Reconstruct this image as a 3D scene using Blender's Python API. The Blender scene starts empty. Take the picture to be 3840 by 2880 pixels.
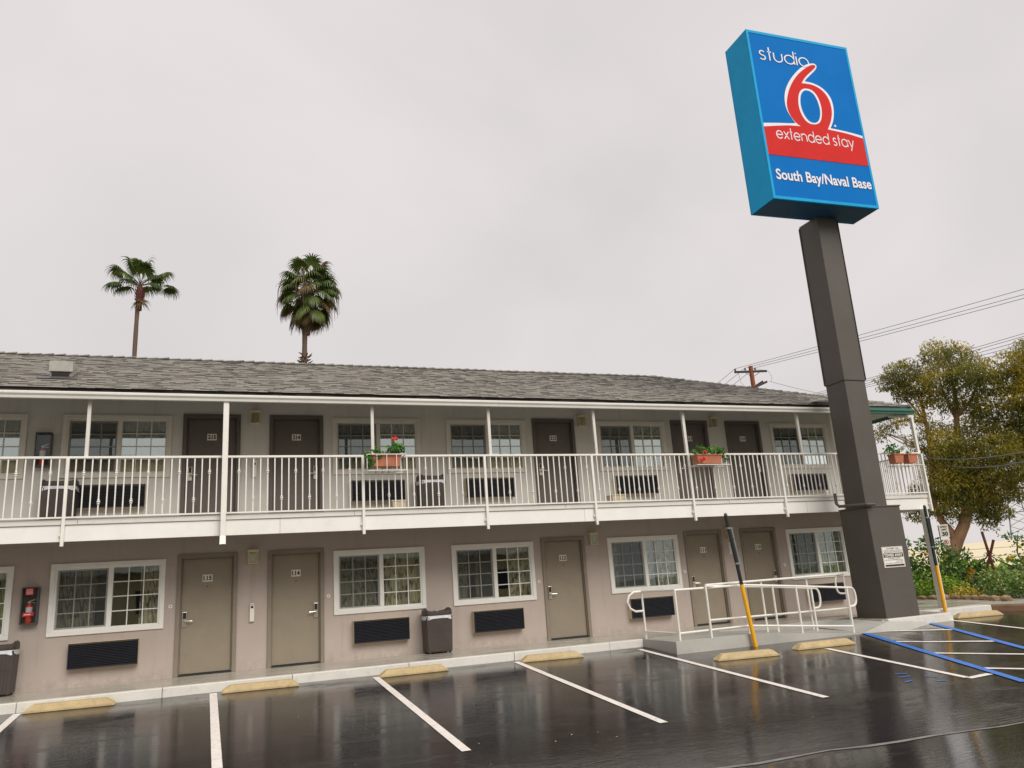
import bpy, bmesh, math, random
import numpy as np
from mathutils import Vector, Matrix
rnd = random.Random(7)
R = math.radians
scene = bpy.context.scene
col = scene.collection

# ------------------------------------------------------------------ camera
cam_d = bpy.data.cameras.new('camera'); cam = bpy.data.objects.new('camera', cam_d); col.objects.link(cam)
cam_d.sensor_width = 36.0; cam_d.sensor_fit = 'HORIZONTAL'; cam_d.lens = 36.0 * 0.75672
cam_d.clip_start = 0.1; cam_d.clip_end = 3000
CR = Vector((0.93442737, -0.34986456, -0.06663542)); CU = Vector((-0.02787538, -0.25836753, 0.96564444)); CF = Vector((0.35506119, 0.90046711, 0.2511783))
m = Matrix((CR, CU, -CF)).transposed().to_4x4(); m.translation = Vector((-0.05, -15.452, 1.148))
cam.matrix_world = m
scene.camera = cam

# ------------------------------------------------------------------ light
SUN_EL, SUN_AZ = 42.0, 165.0        # azimuth clockwise from +Y: the veiled sun stands behind the camera, a little to the right
SKY_K = 0.93
world = bpy.data.worlds.new('World'); scene.world = world; world.use_nodes = True
nt = world.node_tree; nt.nodes.clear()
wo = nt.nodes.new('ShaderNodeOutputWorld'); bg = nt.nodes.new('ShaderNodeBackground')
sky = nt.nodes.new('ShaderNodeTexSky'); sky.sky_type = 'NISHITA'; sky.sun_disc = False
sky.sun_elevation = R(SUN_EL); sky.sun_rotation = R(SUN_AZ); sky.dust_density = 4; sky.air_density = 1.2
tc = nt.nodes.new('ShaderNodeTexCoord')
n1 = nt.nodes.new('ShaderNodeTexNoise'); n1.inputs['Scale'].default_value = 2.1; n1.inputs['Detail'].default_value = 4; n1.inputs['Roughness'].default_value = .48; n1.inputs['Distortion'].default_value = .35
mp = nt.nodes.new('ShaderNodeMapping'); mp.inputs['Scale'].default_value = (1, 1, 1.25); mp.inputs['Location'].default_value = (3.1, 1.7, .4)
cr = nt.nodes.new('ShaderNodeValToRGB')
cr.color_ramp.elements[0].position = .30; cr.color_ramp.elements[0].color = (4.45, 4.17, 4.12, 1)
cr.color_ramp.elements[1].position = .72; cr.color_ramp.elements[1].color = (5.40, 5.10, 4.95, 1)
e = cr.color_ramp.elements.new(.52); e.color = (5.0, 4.68, 4.60, 1)
mx = nt.nodes.new('ShaderNodeMix'); mx.data_type = 'RGBA'; mx.inputs['Factor'].default_value = .94
nt.links.new(tc.outputs['Generated'], mp.inputs['Vector']); nt.links.new(mp.outputs['Vector'], n1.inputs['Vector'])
nt.links.new(n1.outputs['Fac'], cr.inputs['Fac'])
nt.links.new(sky.outputs['Color'], mx.inputs['A']); nt.links.new(cr.outputs['Color'], mx.inputs['B'])
nt.links.new(mx.outputs['Result'], bg.inputs['Color']); bg.inputs['Strength'].default_value = 0.1 * SKY_K
nt.links.new(bg.outputs['Background'], wo.inputs['Surface'])
sl = bpy.data.lights.new('sun', 'SUN'); sl.energy = 1.5; sl.angle = R(40); sl.color = (1.0, .965, .91)
so = bpy.data.objects.new('sun', sl); col.objects.link(so)
sd = Vector((math.sin(R(SUN_AZ)) * math.cos(R(SUN_EL)), math.cos(R(SUN_AZ)) * math.cos(R(SUN_EL)), math.sin(R(SUN_EL))))
so.rotation_euler = sd.to_track_quat('Z', 'Y').to_euler()
vs = scene.view_settings
scene.display_settings.display_device = 'sRGB'
vs.view_transform = 'Standard'; vs.look = 'None'; vs.gamma = 1; vs.use_curve_mapping = False; vs.exposure = 0.76

# ------------------------------------------------------------------ materials
def nmat(name):
    mt = bpy.data.materials.new(name); mt.use_nodes = True
    nt = mt.node_tree; b = nt.nodes['Principled BSDF']
    return mt, nt, b
def N(nt, t, **kw):
    n = nt.nodes.new(t)
    for k, v in kw.items():
        if k in n.inputs.keys(): n.inputs[k].default_value = v
        else: setattr(n, k, v)
    return n
def rgb(c): return (c[0], c[1], c[2], 1)
def ramp(nt, src, stops):
    r = nt.nodes.new('ShaderNodeValToRGB')
    els = r.color_ramp.elements
    els[0].position = stops[0][0]; els[0].color = rgb(stops[0][1])
    els[1].position = stops[-1][0]; els[1].color = rgb(stops[-1][1])
    for p, c in stops[1:-1]:
        q = els.new(p); q.color = rgb(c)
    nt.links.new(src, r.inputs['Fac']); return r.outputs['Color']
def mixc(nt, fac, a, b, mode='MIX'):
    n = nt.nodes.new('ShaderNodeMix'); n.data_type = 'RGBA'; n.blend_type = mode
    for s, v in (('Factor', fac), ('A', a), ('B', b)):
        if hasattr(v, 'links') or hasattr(v, 'is_output'): nt.links.new(v, n.inputs[s])
        else: n.inputs[s].default_value = v if s == 'Factor' else rgb(v)
    return n.outputs['Result']
def pos(nt): return nt.nodes.new('ShaderNodeNewGeometry').outputs['Position']
def noise(nt, scale, detail=4, rough=.55, stretch=None, dist=0, vec=None):
    v = vec if vec is not None else pos(nt)
    if stretch:
        mpn = nt.nodes.new('ShaderNodeMapping'); mpn.inputs['Scale'].default_value = stretch
        nt.links.new(v, mpn.inputs['Vector']); v = mpn.outputs['Vector']
    n = nt.nodes.new('ShaderNodeTexNoise'); n.inputs['Scale'].default_value = scale; n.inputs['Detail'].default_value = detail
    n.inputs['Roughness'].default_value = rough; n.inputs['Distortion'].default_value = dist
    nt.links.new(v, n.inputs['Vector']); return n.outputs['Fac']
def bump(nt, b, h, strength=.3, dist=.01):
    n = nt.nodes.new('ShaderNodeBump'); n.inputs['Strength'].default_value = strength; n.inputs['Distance'].default_value = dist
    nt.links.new(h, n.inputs['Height']); nt.links.new(n.outputs['Normal'], b.inputs['Normal'])
def maprange(nt, src, a, b, c, d):
    n = nt.nodes.new('ShaderNodeMapRange'); n.inputs['From Min'].default_value = a; n.inputs['From Max'].default_value = b
    n.inputs['To Min'].default_value = c; n.inputs['To Max'].default_value = d
    nt.links.new(src, n.inputs['Value']); return n.outputs['Result']
def math_(nt, op, a, b=None):
    n = nt.nodes.new('ShaderNodeMath'); n.operation = op
    for i, v in enumerate((a, b)):
        if v is None: continue
        if hasattr(v, 'is_output'): nt.links.new(v, n.inputs[i])
        else: n.inputs[i].default_value = v
    return n.outputs[0]
MC = {}
def M(name, c, rough=.6, var=.14, scale=2.5, bm=0., bs=60, metal=0., spec=.5, stretch=None, dirt=0., dirtc=(.1, .085, .07)):
    if name in MC: return MC[name]
    mt, nt, b = nmat(name)
    c0 = [x * (1 - var) for x in c]; c1 = [min(1, x * (1 + var)) for x in c]
    o = ramp(nt, noise(nt, scale, 6, .6, stretch), [(.3, c0), (.7, c1)])
    if dirt > 0:
        d = noise(nt, scale * 2.7, 8, .7, stretch)
        o = mixc(nt, maprange(nt, d, .52, .75, 0, dirt), o, dirtc)
    nt.links.new(o, b.inputs['Base Color'])
    b.inputs['Roughness'].default_value = rough; b.inputs['Metallic'].default_value = metal
    b.inputs['Specular IOR Level'].default_value = spec
    if bm > 0: bump(nt, b, noise(nt, bs, 4, .6), bm, .004)
    MC[name] = mt; return mt

def stucco(name, c, warm):
    mt, nt, b = nmat(name)
    big = noise(nt, .55, 5, .6); fine = noise(nt, 7, 8, .7)
    o = ramp(nt, big, [(.3, [x * .90 for x in c]), (.7, [x * 1.07 for x in c])])
    o = mixc(nt, maprange(nt, fine, .35, .7, 0, .22), o, warm)
    # rain and dirt streaks that run down the render, and splash dirt low on the wall
    st = noise(nt, 1.0, 6, .65, (5, 5, .35))
    o = mixc(nt, maprange(nt, st, .54, .78, 0, .34), o, [x * .55 for x in c])
    sx = nt.nodes.new('ShaderNodeSeparateXYZ'); nt.links.new(pos(nt), sx.inputs[0])
    low = maprange(nt, sx.outputs['Z'], .03, .22, 1, 0)
    sp = math_(nt, 'MULTIPLY', low, maprange(nt, noise(nt, 9, 6, .7), .4, .7, 0, .35))
    o = mixc(nt, sp, o, (.16, .13, .10))
    nt.links.new(o, b.inputs['Base Color']); b.inputs['Roughness'].default_value = .85; b.inputs['Specular IOR Level'].default_value = .25
    bump(nt, b, noise(nt, 55, 5, .65), .55, .006)
    return mt
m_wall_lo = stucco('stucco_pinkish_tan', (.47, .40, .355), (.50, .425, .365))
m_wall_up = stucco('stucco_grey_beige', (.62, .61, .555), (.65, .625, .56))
m_wall_dk = stucco('stucco_opposite', (.80, .64, .36), (.82, .66, .38))
m_ceil = M('ceiling_paint', (.50, .47, .43), .8, .1, 3)
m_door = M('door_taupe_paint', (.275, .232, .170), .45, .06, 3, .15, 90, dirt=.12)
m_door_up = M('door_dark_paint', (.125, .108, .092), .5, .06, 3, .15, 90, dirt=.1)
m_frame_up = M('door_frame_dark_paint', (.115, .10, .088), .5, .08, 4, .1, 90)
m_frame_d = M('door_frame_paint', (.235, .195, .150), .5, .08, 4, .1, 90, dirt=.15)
m_white = M('white_painted_metal', (.80, .775, .71), .42, .05, 5, .08, 80, dirt=.12, dirtc=(.45, .38, .28))
m_fascia = M('white_fascia_paint', (.83, .81, .76), .45, .05, 1.5, .12, 50, dirt=.18, dirtc=(.55, .56, .52))
m_trimg = M('offwhite_board_paint', (.68, .655, .60), .5, .06, 2, .12, 50, dirt=.25, dirtc=(.40, .36, .30))
m_gutter = M('gutter_offwhite', (.70, .68, .62), .4, .06, 1.2, .05, 40, dirt=.2, dirtc=(.45, .42, .36))
m_green = M('green_fascia_paint', (.035, .13, .095), .45, .15, 2)
m_dkwood = M('eave_shadow_diverter_dark', (.028, .02, .018), .7, .2, 5)
m_vinyl = M('window_vinyl', (.80, .79, .74), .4, .04, 4, dirt=.08, dirtc=(.5, .47, .4))
m_vinyl_up = M('window_vinyl_aged', (.68, .65, .57), .45, .05, 4, dirt=.12, dirtc=(.5, .42, .3))
m_black = M('black_plastic', (.02, .02, .022), .4, .2, 5)
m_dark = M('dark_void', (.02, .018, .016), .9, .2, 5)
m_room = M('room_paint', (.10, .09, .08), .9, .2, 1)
m_lever = M('brushed_nickel', (.62, .58, .52), .3, .05, 20, metal=.9)
m_plate = M('ivory_plate', (.80, .77, .68), .45, .04, 8)
m_ink = M('black_ink', (.012, .012, .014), .5, .1, 8)
m_acbox = M('beige_ac_sleeve', (.62, .52, .34), .5, .08, 6, dirt=.2)
m_acgr = M('ac_grille_black', (.018, .020, .028), .38, .2, 8)
m_lampb = M('lamp_beige_metal', (.66, .58, .40), .45, .12, 8, dirt=.3)
m_bin = M('bin_brown_resin', (.055, .041, .036), .5, .15, 5, .2, 60, dirt=.15)
m_bag = M('bin_liner_plastic', (.62, .63, .66), .25, .15, 14)
m_red = M('extinguisher_red', (.62, .035, .02), .3, .08, 6)
m_label = M('label_paper', (.72, .68, .70), .5, .05, 20)
m_terra = M('terracotta_plastic', (.46, .16, .085), .55, .12, 7, .1, 50, dirt=.15)
m_yel = M('yellow_paint', (.86, .43, .01), .42, .06, 6, .1, 60, dirt=.12, dirtc=(.3, .16, .03))
m_blk = M('black_paint', (.016, .017, .02), .4, .15, 6)
m_grn_pipe = M('dark_green_paint', (.02, .03, .026), .4, .15, 6)
m_col = M('column_brown_paint', (.085, .074, .062), .62, .1, 1.2, .35, 45, dirt=.2, dirtc=(.05, .042, .035))
m_seam = M('column_seam', (.05, .043, .037), .7, .1, 3)
m_blue = M('sign_blue_vinyl', (.002, .16, .52), .7, .05, 2, spec=.08)
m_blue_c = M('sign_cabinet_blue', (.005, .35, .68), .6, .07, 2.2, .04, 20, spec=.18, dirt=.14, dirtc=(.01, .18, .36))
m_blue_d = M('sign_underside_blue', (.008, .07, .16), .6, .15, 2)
m_sred = M('sign_red_vinyl', (.62, .034, .03), .7, .05, 2, spec=.08)
m_swhite = M('sign_white_vinyl', (.80, .79, .82), .6, .03, 2, spec=.2)
m_bark = M('palm_bark', (.13, .085, .06), .9, .3, 9, .8, 25, stretch=(1, 1, 3))
m_bark_r = M('palm_boot_red', (.12, .04, .03), .9, .3, 12, .8, 25)
m_euc = M('eucalyptus_bark', (.28, .155, .085), .85, .35, 1.6, .5, 12, stretch=(1, 1, .4), dirt=.4, dirtc=(.10, .07, .05))
m_pole = M('creosote_pole_wood', (.24, .065, .025), .85, .25, 3, .4, 20, stretch=(1, 1, .2))
m_xarm = M('weathered_crossarm', (.065, .045, .042), .85, .2, 5)
m_stake = M('reddish_brown_timber', (.13, .035, .022), .8, .25, 5)
m_steel = M('galvanised_steel', (.30, .31, .32), .5, .1, 8, metal=.5)
m_wire = M('wire_dark', (.09, .085, .085), .6, .1, 5)
m_stone = M('edging_stone', (.33, .22, .13), .85, .25, 4, .5, 20)
m_brownk = M('brown_kerb_paint', (.26, .15, .085), .7, .25, 3, .3, 30)
m_soil = M('garden_soil', (.05, .035, .025), .95, .3, 4, .6, 20)
m_grass = M('dry_grass_ground', (.11, .115, .045), .95, .35, .35, .4, 6)
m_wh_roof = M('warehouse_roof', (.72, .62, .42), .7, .04, .08)
m_wh_wall = M('warehouse_wall', (.30, .28, .25), .8, .12, .3)
m_fruit = M('citrus_green_yellow', (.42, .48, .06), .4, .3, 4)
m_orange = M('citrus_orange', (.85, .36, .02), .4, .1, 4)
m_flower = M('flower_orange_yellow', (.9, .42, .01), .6, .1, 9)
m_redfl = M('geranium_red', (.80, .03, .02), .55, .2, 30)
m_offw = M('flower_white', (.7, .72, .5), .6, .1, 9)
m_lime = M('pale_beige_plastic', (.62, .53, .36), .5, .1, 6)

def leafmat(name, a, b_, c, scale=1.5, trans=.25, rough=.5):
    mt, nt, b = nmat(name)
    at = nt.nodes.new('ShaderNodeAttribute'); at.attribute_name = 'tone'; at.attribute_type = 'GEOMETRY'
    t = math_(nt, 'ADD', math_(nt, 'MULTIPLY', at.outputs['Fac'], .36), math_(nt, 'MULTIPLY', noise(nt, scale, 3, .6), .92))
    o = ramp(nt, t, [(.34, a), (.62, b_), (.95, c)])
    nt.links.new(o, b.inputs['Base Color']); b.inputs['Roughness'].default_value = rough
    tr = nt.nodes.new('ShaderNodeBsdfTranslucent'); nt.links.new(o, tr.inputs['Color'])
    ms = nt.nodes.new('ShaderNodeMixShader'); ms.inputs[0].default_value = trans
    out = nt.nodes['Material Output']
    nt.links.new(b.outputs[0], ms.inputs[1]); nt.links.new(tr.outputs[0], ms.inputs[2]); nt.links.new(ms.outputs[0], out.inputs['Surface'])
    return mt
m_leaf_euc = leafmat('eucalyptus_leaf', (.055, .075, .018), (.24, .235, .038), (.66, .46, .035), .34, .48)
m_leaf_cit = leafmat('citrus_leaf', (.014, .052, .010), (.052, .14, .018), (.24, .34, .035), 1.6)
m_leaf_shr = leafmat('shrub_leaf', (.025, .10, .012), (.17, .31, .022), (.46, .56, .05), 2.6)
m_leaf_yel = leafmat('yellow_shrub_leaf', (.16, .16, .015), (.42, .34, .025), (.62, .50, .05), 3)
m_leaf_var = leafmat('variegated_leaf', (.022, .07, .012), (.10, .20, .025), (.50, .50, .15), 3.6)
m_leaf_ger = leafmat('geranium_leaf', (.015, .08, .01), (.05, .20, .02), (.20, .42, .05), 8)
m_leaf_palm = leafmat('palm_leaf', (.022, .05, .014), (.075, .12, .024), (.24, .28, .06), .8, .25, .42)
m_leaf_pdry = leafmat('palm_leaf_dry', (.06, .035, .018), (.14, .085, .035), (.26, .18, .07), .8, .2, .7)
m_petiole = M('palm_petiole', (.10, .09, .04), .6, .3, 6)

def glass(name, boost, tint):
    mt = bpy.data.materials.new(name); mt.use_nodes = True; nt = mt.node_tree; nt.nodes.clear()
    out = nt.nodes.new('ShaderNodeOutputMaterial')
    t = nt.nodes.new('ShaderNodeBsdfTransparent'); t.inputs['Color'].default_value = rgb(tint)
    g = nt.nodes.new('ShaderNodeBsdfGlossy'); g.inputs['Roughness'].default_value = .012; g.inputs['Color'].default_value = (.80, .92, .90, 1)
    f = nt.nodes.new('ShaderNodeFresnel'); f.inputs['IOR'].default_value = 1.5
    fac = math_(nt, 'ADD', math_(nt, 'MULTIPLY', f.outputs[0], 1.0), boost)
    ms = nt.nodes.new('ShaderNodeMixShader'); nt.links.new(fac, ms.inputs[0]); nt.links.new(t.outputs[0], ms.inputs[1]); nt.links.new(g.outputs[0], ms.inputs[2])
    bp = nt.nodes.new('ShaderNodeBump'); bp.inputs['Strength'].default_value = .05; bp.inputs['Distance'].default_value = .02
    nt.links.new(noise(nt, 1.8, 2), bp.inputs['Height']); nt.links.new(bp.outputs['Normal'], g.inputs['Normal'])
    nt.links.new(ms.outputs[0], out.inputs['Surface']); return mt
m_glass = glass('window_glass', .16, (.88, .92, .90))
m_glass_up = glass('window_glass_upper', .42, (.75, .78, .76))
m_glass_lamp = glass('lamp_glass', .02, (.95, .92, .78))
def screen_mat():
    mt = bpy.data.materials.new('insect_screen'); mt.use_nodes = True; nt = mt.node_tree; nt.nodes.clear()
    out = nt.nodes.new('ShaderNodeOutputMaterial'); t = nt.nodes.new('ShaderNodeBsdfTransparent')
    d = nt.nodes.new('ShaderNodeBsdfDiffuse'); d.inputs['Color'].default_value = (.09, .095, .095, 1)
    ms = nt.nodes.new('ShaderNodeMixShader'); ms.inputs[0].default_value = .42
    nt.links.new(t.outputs[0], ms.inputs[1]); nt.links.new(d.outputs[0], ms.inputs[2]); nt.links.new(ms.outputs[0], out.inputs['Surface']); return mt
m_screen = screen_mat()
def curtain_mat(name, base, leafc, dk):
    mt, nt, b = nmat(name)
    w = nt.nodes.new('ShaderNodeTexWave'); w.wave_type = 'BANDS'; w.bands_direction = 'DIAGONAL'
    w.inputs['Scale'].default_value = 5; w.inputs['Distortion'].default_value = 8; w.inputs['Detail'].default_value = 3; w.inputs['Detail Scale'].default_value = 1.3
    cmap = nt.nodes.new('ShaderNodeMapping'); cmap.inputs['Scale'].default_value = (1, 1, .38); nt.links.new(pos(nt), cmap.inputs['Vector']); nt.links.new(cmap.outputs['Vector'], w.inputs['Vector'])
    o = ramp(nt, w.outputs['Fac'], [(.15, base), (.68, base), (.84, leafc), (.99, dk)])
    o = mixc(nt, maprange(nt, noise(nt, 5, 5, .6), .4, .7, 0, .5), o, [x * .75 for x in base])
    nt.links.new(o, b.inputs['Base Color']); b.inputs['Roughness'].default_value = .85; return mt
m_curt = curtain_mat('curtain_leaf_print', (.80, .76, .60), (.42, .33, .17), (.22, .17, .11))
m_curt_g = curtain_mat('curtain_green_print', (.62, .66, .38), (.26, .28, .12), (.10, .11, .06))
m_curt_w = curtain_mat('curtain_pale', (.72, .74, .70), (.6, .62, .56), (.42, .42, .40))

def asphalt():
    mt, nt, b = nmat('wet_asphalt')
    big = noise(nt, .32, 5, .6); med = noise(nt, 2.2, 6, .65); grain = noise(nt, 120, 3, .6)
    streak = noise(nt, 1.0, 6, .62, (.55, 2.6, 1))
    o = ramp(nt, big, [(.3, (.012, .011, .013)), (.7, (.024, .021, .023))])
    o = mixc(nt, maprange(nt, med, .45, .72, 0, .6), o, (.038, .033, .033))
    o = mixc(nt, maprange(nt, grain, .55, .8, 0, .35), o, (.09, .085, .08))
    # patchy olive-brown tint, stronger towards the garden side
    sx = nt.nodes.new('ShaderNodeSeparateXYZ'); nt.links.new(pos(nt), sx.inputs[0])
    olive_tint = math_(nt, 'MULTIPLY', maprange(nt, sx.outputs['X'], 7, 13, 0, 1), maprange(nt, noise(nt, .9, 5, .6), .42, .62, 0, .7))
    o = mixc(nt, olive_tint, o, (.062, .052, .026))
    nt.links.new(o, b.inputs['Base Color'])
    worn = maprange(nt, noise(nt, 1.7, 8, .75, (.6, 1.8, 1), 1.2), .58, .68, 0, .55)
    o = mixc(nt, worn, o, (.050, .045, .042))
    nt.links.new(o, b.inputs['Base Color'])
    # water film: mostly smooth, damp rougher islands and long streaks
    isl = maprange(nt, noise(nt, 1.0, 9, .72, (.5, 1.9, 1), .8), .53, .60, 0, 1)
    r0 = maprange(nt, math_(nt, 'ADD', math_(nt, 'MULTIPLY', streak, .6), math_(nt, 'MULTIPLY', big, .45)), .42, .70, .018, .085)
    edge_ = maprange(nt, sx.outputs['Y'], -3.0, -2.1, 0, .16)
    r = math_(nt, 'ADD', math_(nt, 'ADD', r0, math_(nt, 'MULTIPLY', isl, .15)), edge_)
    nt.links.new(r, b.inputs['Roughness']); b.inputs['Specular IOR Level'].default_value = .5; b.inputs['IOR'].default_value = 1.72
    h = math_(nt, 'ADD', math_(nt, 'MULTIPLY', grain, .10), math_(nt, 'ADD', math_(nt, 'MULTIPLY', noise(nt, 11, 4, .6, (.35, 2.6, 1), .5), 1.5), math_(nt, 'MULTIPLY', streak, 2.2)))
    bump(nt, b, h, .10, .010)
    return mt
m_asph = asphalt()
def wet_concrete(name, c, r0=.22, r1=.55):
    mt, nt, b = nmat(name)
    o = ramp(nt, noise(nt, .9, 6, .65), [(.3, [x * .82 for x in c]), (.7, [x * 1.1 for x in c])])
    o = mixc(nt, maprange(nt, noise(nt, 14, 6, .7), .5, .8, 0, .3), o, [x * .5 for x in c])
    nt.links.new(o, b.inputs['Base Color'])
    nt.links.new(maprange(nt, noise(nt, 1.4, 4, .6, (.6, 1.6, 1)), .35, .65, r0, r1), b.inputs['Roughness'])
    bump(nt, b, noise(nt, 40, 4, .6), .25, .004); return mt
m_walk = wet_concrete('wet_sidewalk', (.44, .41, .345), .10, .34)
m_ramp = wet_concrete('ramp_grey_paint', (.44, .43, .39), .35, .65)
m_kerb = M('white_kerb_paint', (.68, .66, .60), .45, .06, 3, .25, 25, dirt=.45, dirtc=(.35, .31, .26))
m_line = M('road_paint_white', (.82, .76, .70), .5, .06, 6, .2, 40, dirt=.8, dirtc=(.28, .26, .25))
m_lblue = M('road_paint_blue', (.03, .17, .60), .45, .1, 3, .2, 40, dirt=.3, dirtc=(.05, .1, .25))
m_stop = M('wheel_stop_tan', (.50, .38, .20), .8, .14, 7, .6, 26, dirt=.65, dirtc=(.26, .19, .10))
m_crack = M('seam_sealant', (.20, .18, .16), .5, .3, 6)
m_dkasph = M('dark_asphalt_patch', (.015, .014, .016), .12, .2, 6, .1, 60)

def shingle_mat():
    mt, nt, b = nmat('asphalt_shingle')
    at = nt.nodes.new('ShaderNodeAttribute'); at.attribute_name = 'tone'; at.attribute_type = 'GEOMETRY'
    o = ramp(nt, at.outputs['Fac'], [(0, (.012, .011, .010)), (.12, (.05, .045, .04)), (.2, (.155, .142, .12)), (.6, (.285, .265, .225)), (1, (.40, .375, .32))])
    o = mixc(nt, maprange(nt, noise(nt, .9, 4, .6), .45, .7, 0, .18), o, (.20, .175, .145))
    o = mixc(nt, maprange(nt, noise(nt, 160, 2, .6), .5, .8, 0, .4), o, (.08, .075, .065))
    nt.links.new(o, b.inputs['Base Color']); b.inputs['Roughness'].default_value = .8; bump(nt, b, noise(nt, 150, 3, .6), .3, .003)
    return mt
m_shing = shingle_mat()

# ------------------------------------------------------------------ mesh helpers
def wloc(o):
    v = Vector((0, 0, 0))
    while o is not None: v = v + o.location; o = o.parent
    return v
class MB:
    def __init__(s): s.v = []; s.f = []; s.t = []; s.cur = .5; s.use_t = False
    def add(s, vs, fs):
        k = len(s.v); s.v += [tuple(p) for p in vs]; s.f += [tuple(k + i for i in f) for f in fs]; s.t += [s.cur] * len(fs)
        return s
    def box(s, x0, y0, z0, x1, y1, z1):
        return s.add([(x0, y0, z0), (x1, y0, z0), (x1, y1, z0), (x0, y1, z0), (x0, y0, z1), (x1, y0, z1), (x1, y1, z1), (x0, y1, z1)],
                     [(0, 3, 2, 1), (4, 5, 6, 7), (0, 1, 5, 4), (1, 2, 6, 5), (2, 3, 7, 6), (3, 0, 4, 7)])
    def hexa(s, lo, hi):     # four low corners, four high corners, same winding
        return s.add(list(lo) + list(hi), [(0, 3, 2, 1), (4, 5, 6, 7), (0, 1, 5, 4), (1, 2, 6, 5), (2, 3, 7, 6), (3, 0, 4, 7)])
    def bar(s, a, b, w, h=None, up=(0, 0, 1)):
        a = Vector(a); b = Vector(b); h = h or w; d = (b - a).normalized(); u = Vector(up)
        if abs(d.dot(u)) > .95: u = Vector((0, 1, 0))
        x = d.cross(u).normalized(); y = x.cross(d)
        q = [(-w / 2, -h / 2), (w / 2, -h / 2), (w / 2, h / 2), (-w / 2, h / 2)]
        return s.hexa([a + x * i + y * j for i, j in q], [b + x * i + y * j for i, j in q])
    def tube(s, pts, r, n=8, caps=True):
        pts = [Vector(p) for p in pts]; rr = r if isinstance(r, (list, tuple)) else [r] * len(pts)
        k = len(s.v); prev = None; fs = []
        for i, p in enumerate(pts):
            d = (pts[min(i + 1, len(pts) - 1)] - pts[max(i - 1, 0)]).normalized()
            if prev is None:
                u = Vector((0, 0, 1)) if abs(d.z) < .9 else Vector((1, 0, 0))
                x = d.cross(u).normalized()
            else:
                x = (prev - d * prev.dot(d)).normalized()
            prev = x; y = d.cross(x)
            for j in range(n):
                a = 2 * math.pi * j / n; s.v.append(tuple(p + (x * math.cos(a) + y * math.sin(a)) * rr[i]))
        for i in range(len(pts) - 1):
            for j in range(n):
                fs.append((k + i * n + j, k + i * n + (j + 1) % n, k + (i + 1) * n + (j + 1) % n, k + (i + 1) * n + j))
        if caps:
            fs.append(tuple(k + j for j in reversed(range(n)))); fs.append(tuple(k + (len(pts) - 1) * n + j for j in range(n)))
        s.f += fs; s.t += [s.cur] * len(fs); return s
    def lathe(s, prof, c, n=16):
        k = len(s.v); fs = []
        for r, z in prof:
            for j in range(n):
                a = 2 * math.pi * j / n; s.v.append((c[0] + r * math.cos(a), c[1] + r * math.sin(a), c[2] + z))
        for i in range(len(prof) - 1):
            for j in range(n):
                fs.append((k + i * n + j, k + i * n + (j + 1) % n, k + (i + 1) * n + (j + 1) % n, k + (i + 1) * n + j))
        fs.append(tuple(k + j for j in reversed(range(n)))); fs.append(tuple(k + (len(prof) - 1) * n + j for j in range(n)))
        s.f += fs; s.t += [s.cur] * len(fs); return s
    def ico(s, c, r, sub=1, jit=0):
        bm = bmesh.new(); bmesh.ops.create_icosphere(bm, subdivisions=sub, radius=1)
        rr = r if isinstance(r, (list, tuple)) else (r, r, r)
        vs = [(c[0] + v.co.x * rr[0] * (1 + rnd.uniform(-jit, jit)), c[1] + v.co.y * rr[1] * (1 + rnd.uniform(-jit, jit)), c[2] + v.co.z * rr[2] * (1 + rnd.uniform(-jit, jit))) for v in bm.verts]
        fs = [[v.index for v in f.verts] for f in bm.faces]; bm.free(); return s.add(vs, fs)
    def ring(s, c, r, n=20, y=0):     # disc facing -Y
        vs = [(c[0] + r * math.cos(2 * math.pi * i / n), c[1], c[2] + r * math.sin(2 * math.pi * i / n)) for i in range(n)]
        return s.add(vs, [tuple(range(n))])
    def build(s, name, mat, parent=None, bevel=0, smooth=False, seg=2):
        me = bpy.data.meshes.new(name)
        off = wloc(parent) if parent is not None else Vector((0, 0, 0))
        me.from_pydata([(v[0] - off.x, v[1] - off.y, v[2] - off.z) for v in s.v], [], s.f)
        if s.use_t:
            a = me.attributes.new('tone', 'FLOAT', 'FACE'); a.data.foreach_set('value', np.array(s.t, dtype=np.float32))
        bm = bmesh.new(); bm.from_mesh(me)
        if not s.use_t: bmesh.ops.recalc_face_normals(bm, faces=bm.faces)
        if bevel > 0: bmesh.ops.bevel(bm, geom=list(bm.edges), offset=bevel, segments=seg, profile=.6, affect='EDGES', clamp_overlap=True)
        bm.to_mesh(me); bm.free()
        if smooth:
            me.polygons.foreach_set('use_smooth', [True] * len(me.polygons))
            try: me.set_sharp_from_angle(angle=R(35))
            except Exception: pass
        me.materials.append(mat)
        o = bpy.data.objects.new(name, me); col.objects.link(o)
        if parent is not None: o.parent = parent
        return o
def tag(o, label=None, cat=None, group=None, kind=None):
    if label: o['label'] = label
    if cat: o['category'] = cat
    if group: o['group'] = group
    if kind: o['kind'] = kind
    return o
def E(name, loc, label, cat, group=None):
    o = bpy.data.objects.new(name, None); col.objects.link(o); o.location = loc; o.empty_display_size = .2
    return tag(o, label, cat, group)
def S(o): return tag(o, kind='structure')
def copy_tree(o, parent=None):
    c = o.copy(); col.objects.link(c)
    if parent is not None: c.parent = parent
    for ch in list(o.children): copy_tree(ch, c)
    return c
def recentre(o, origin):
    """give a single-mesh thing an origin of its own"""
    ov = Vector(origin); o.data.transform(Matrix.Translation(-ov)); o.location = ov; return o

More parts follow.
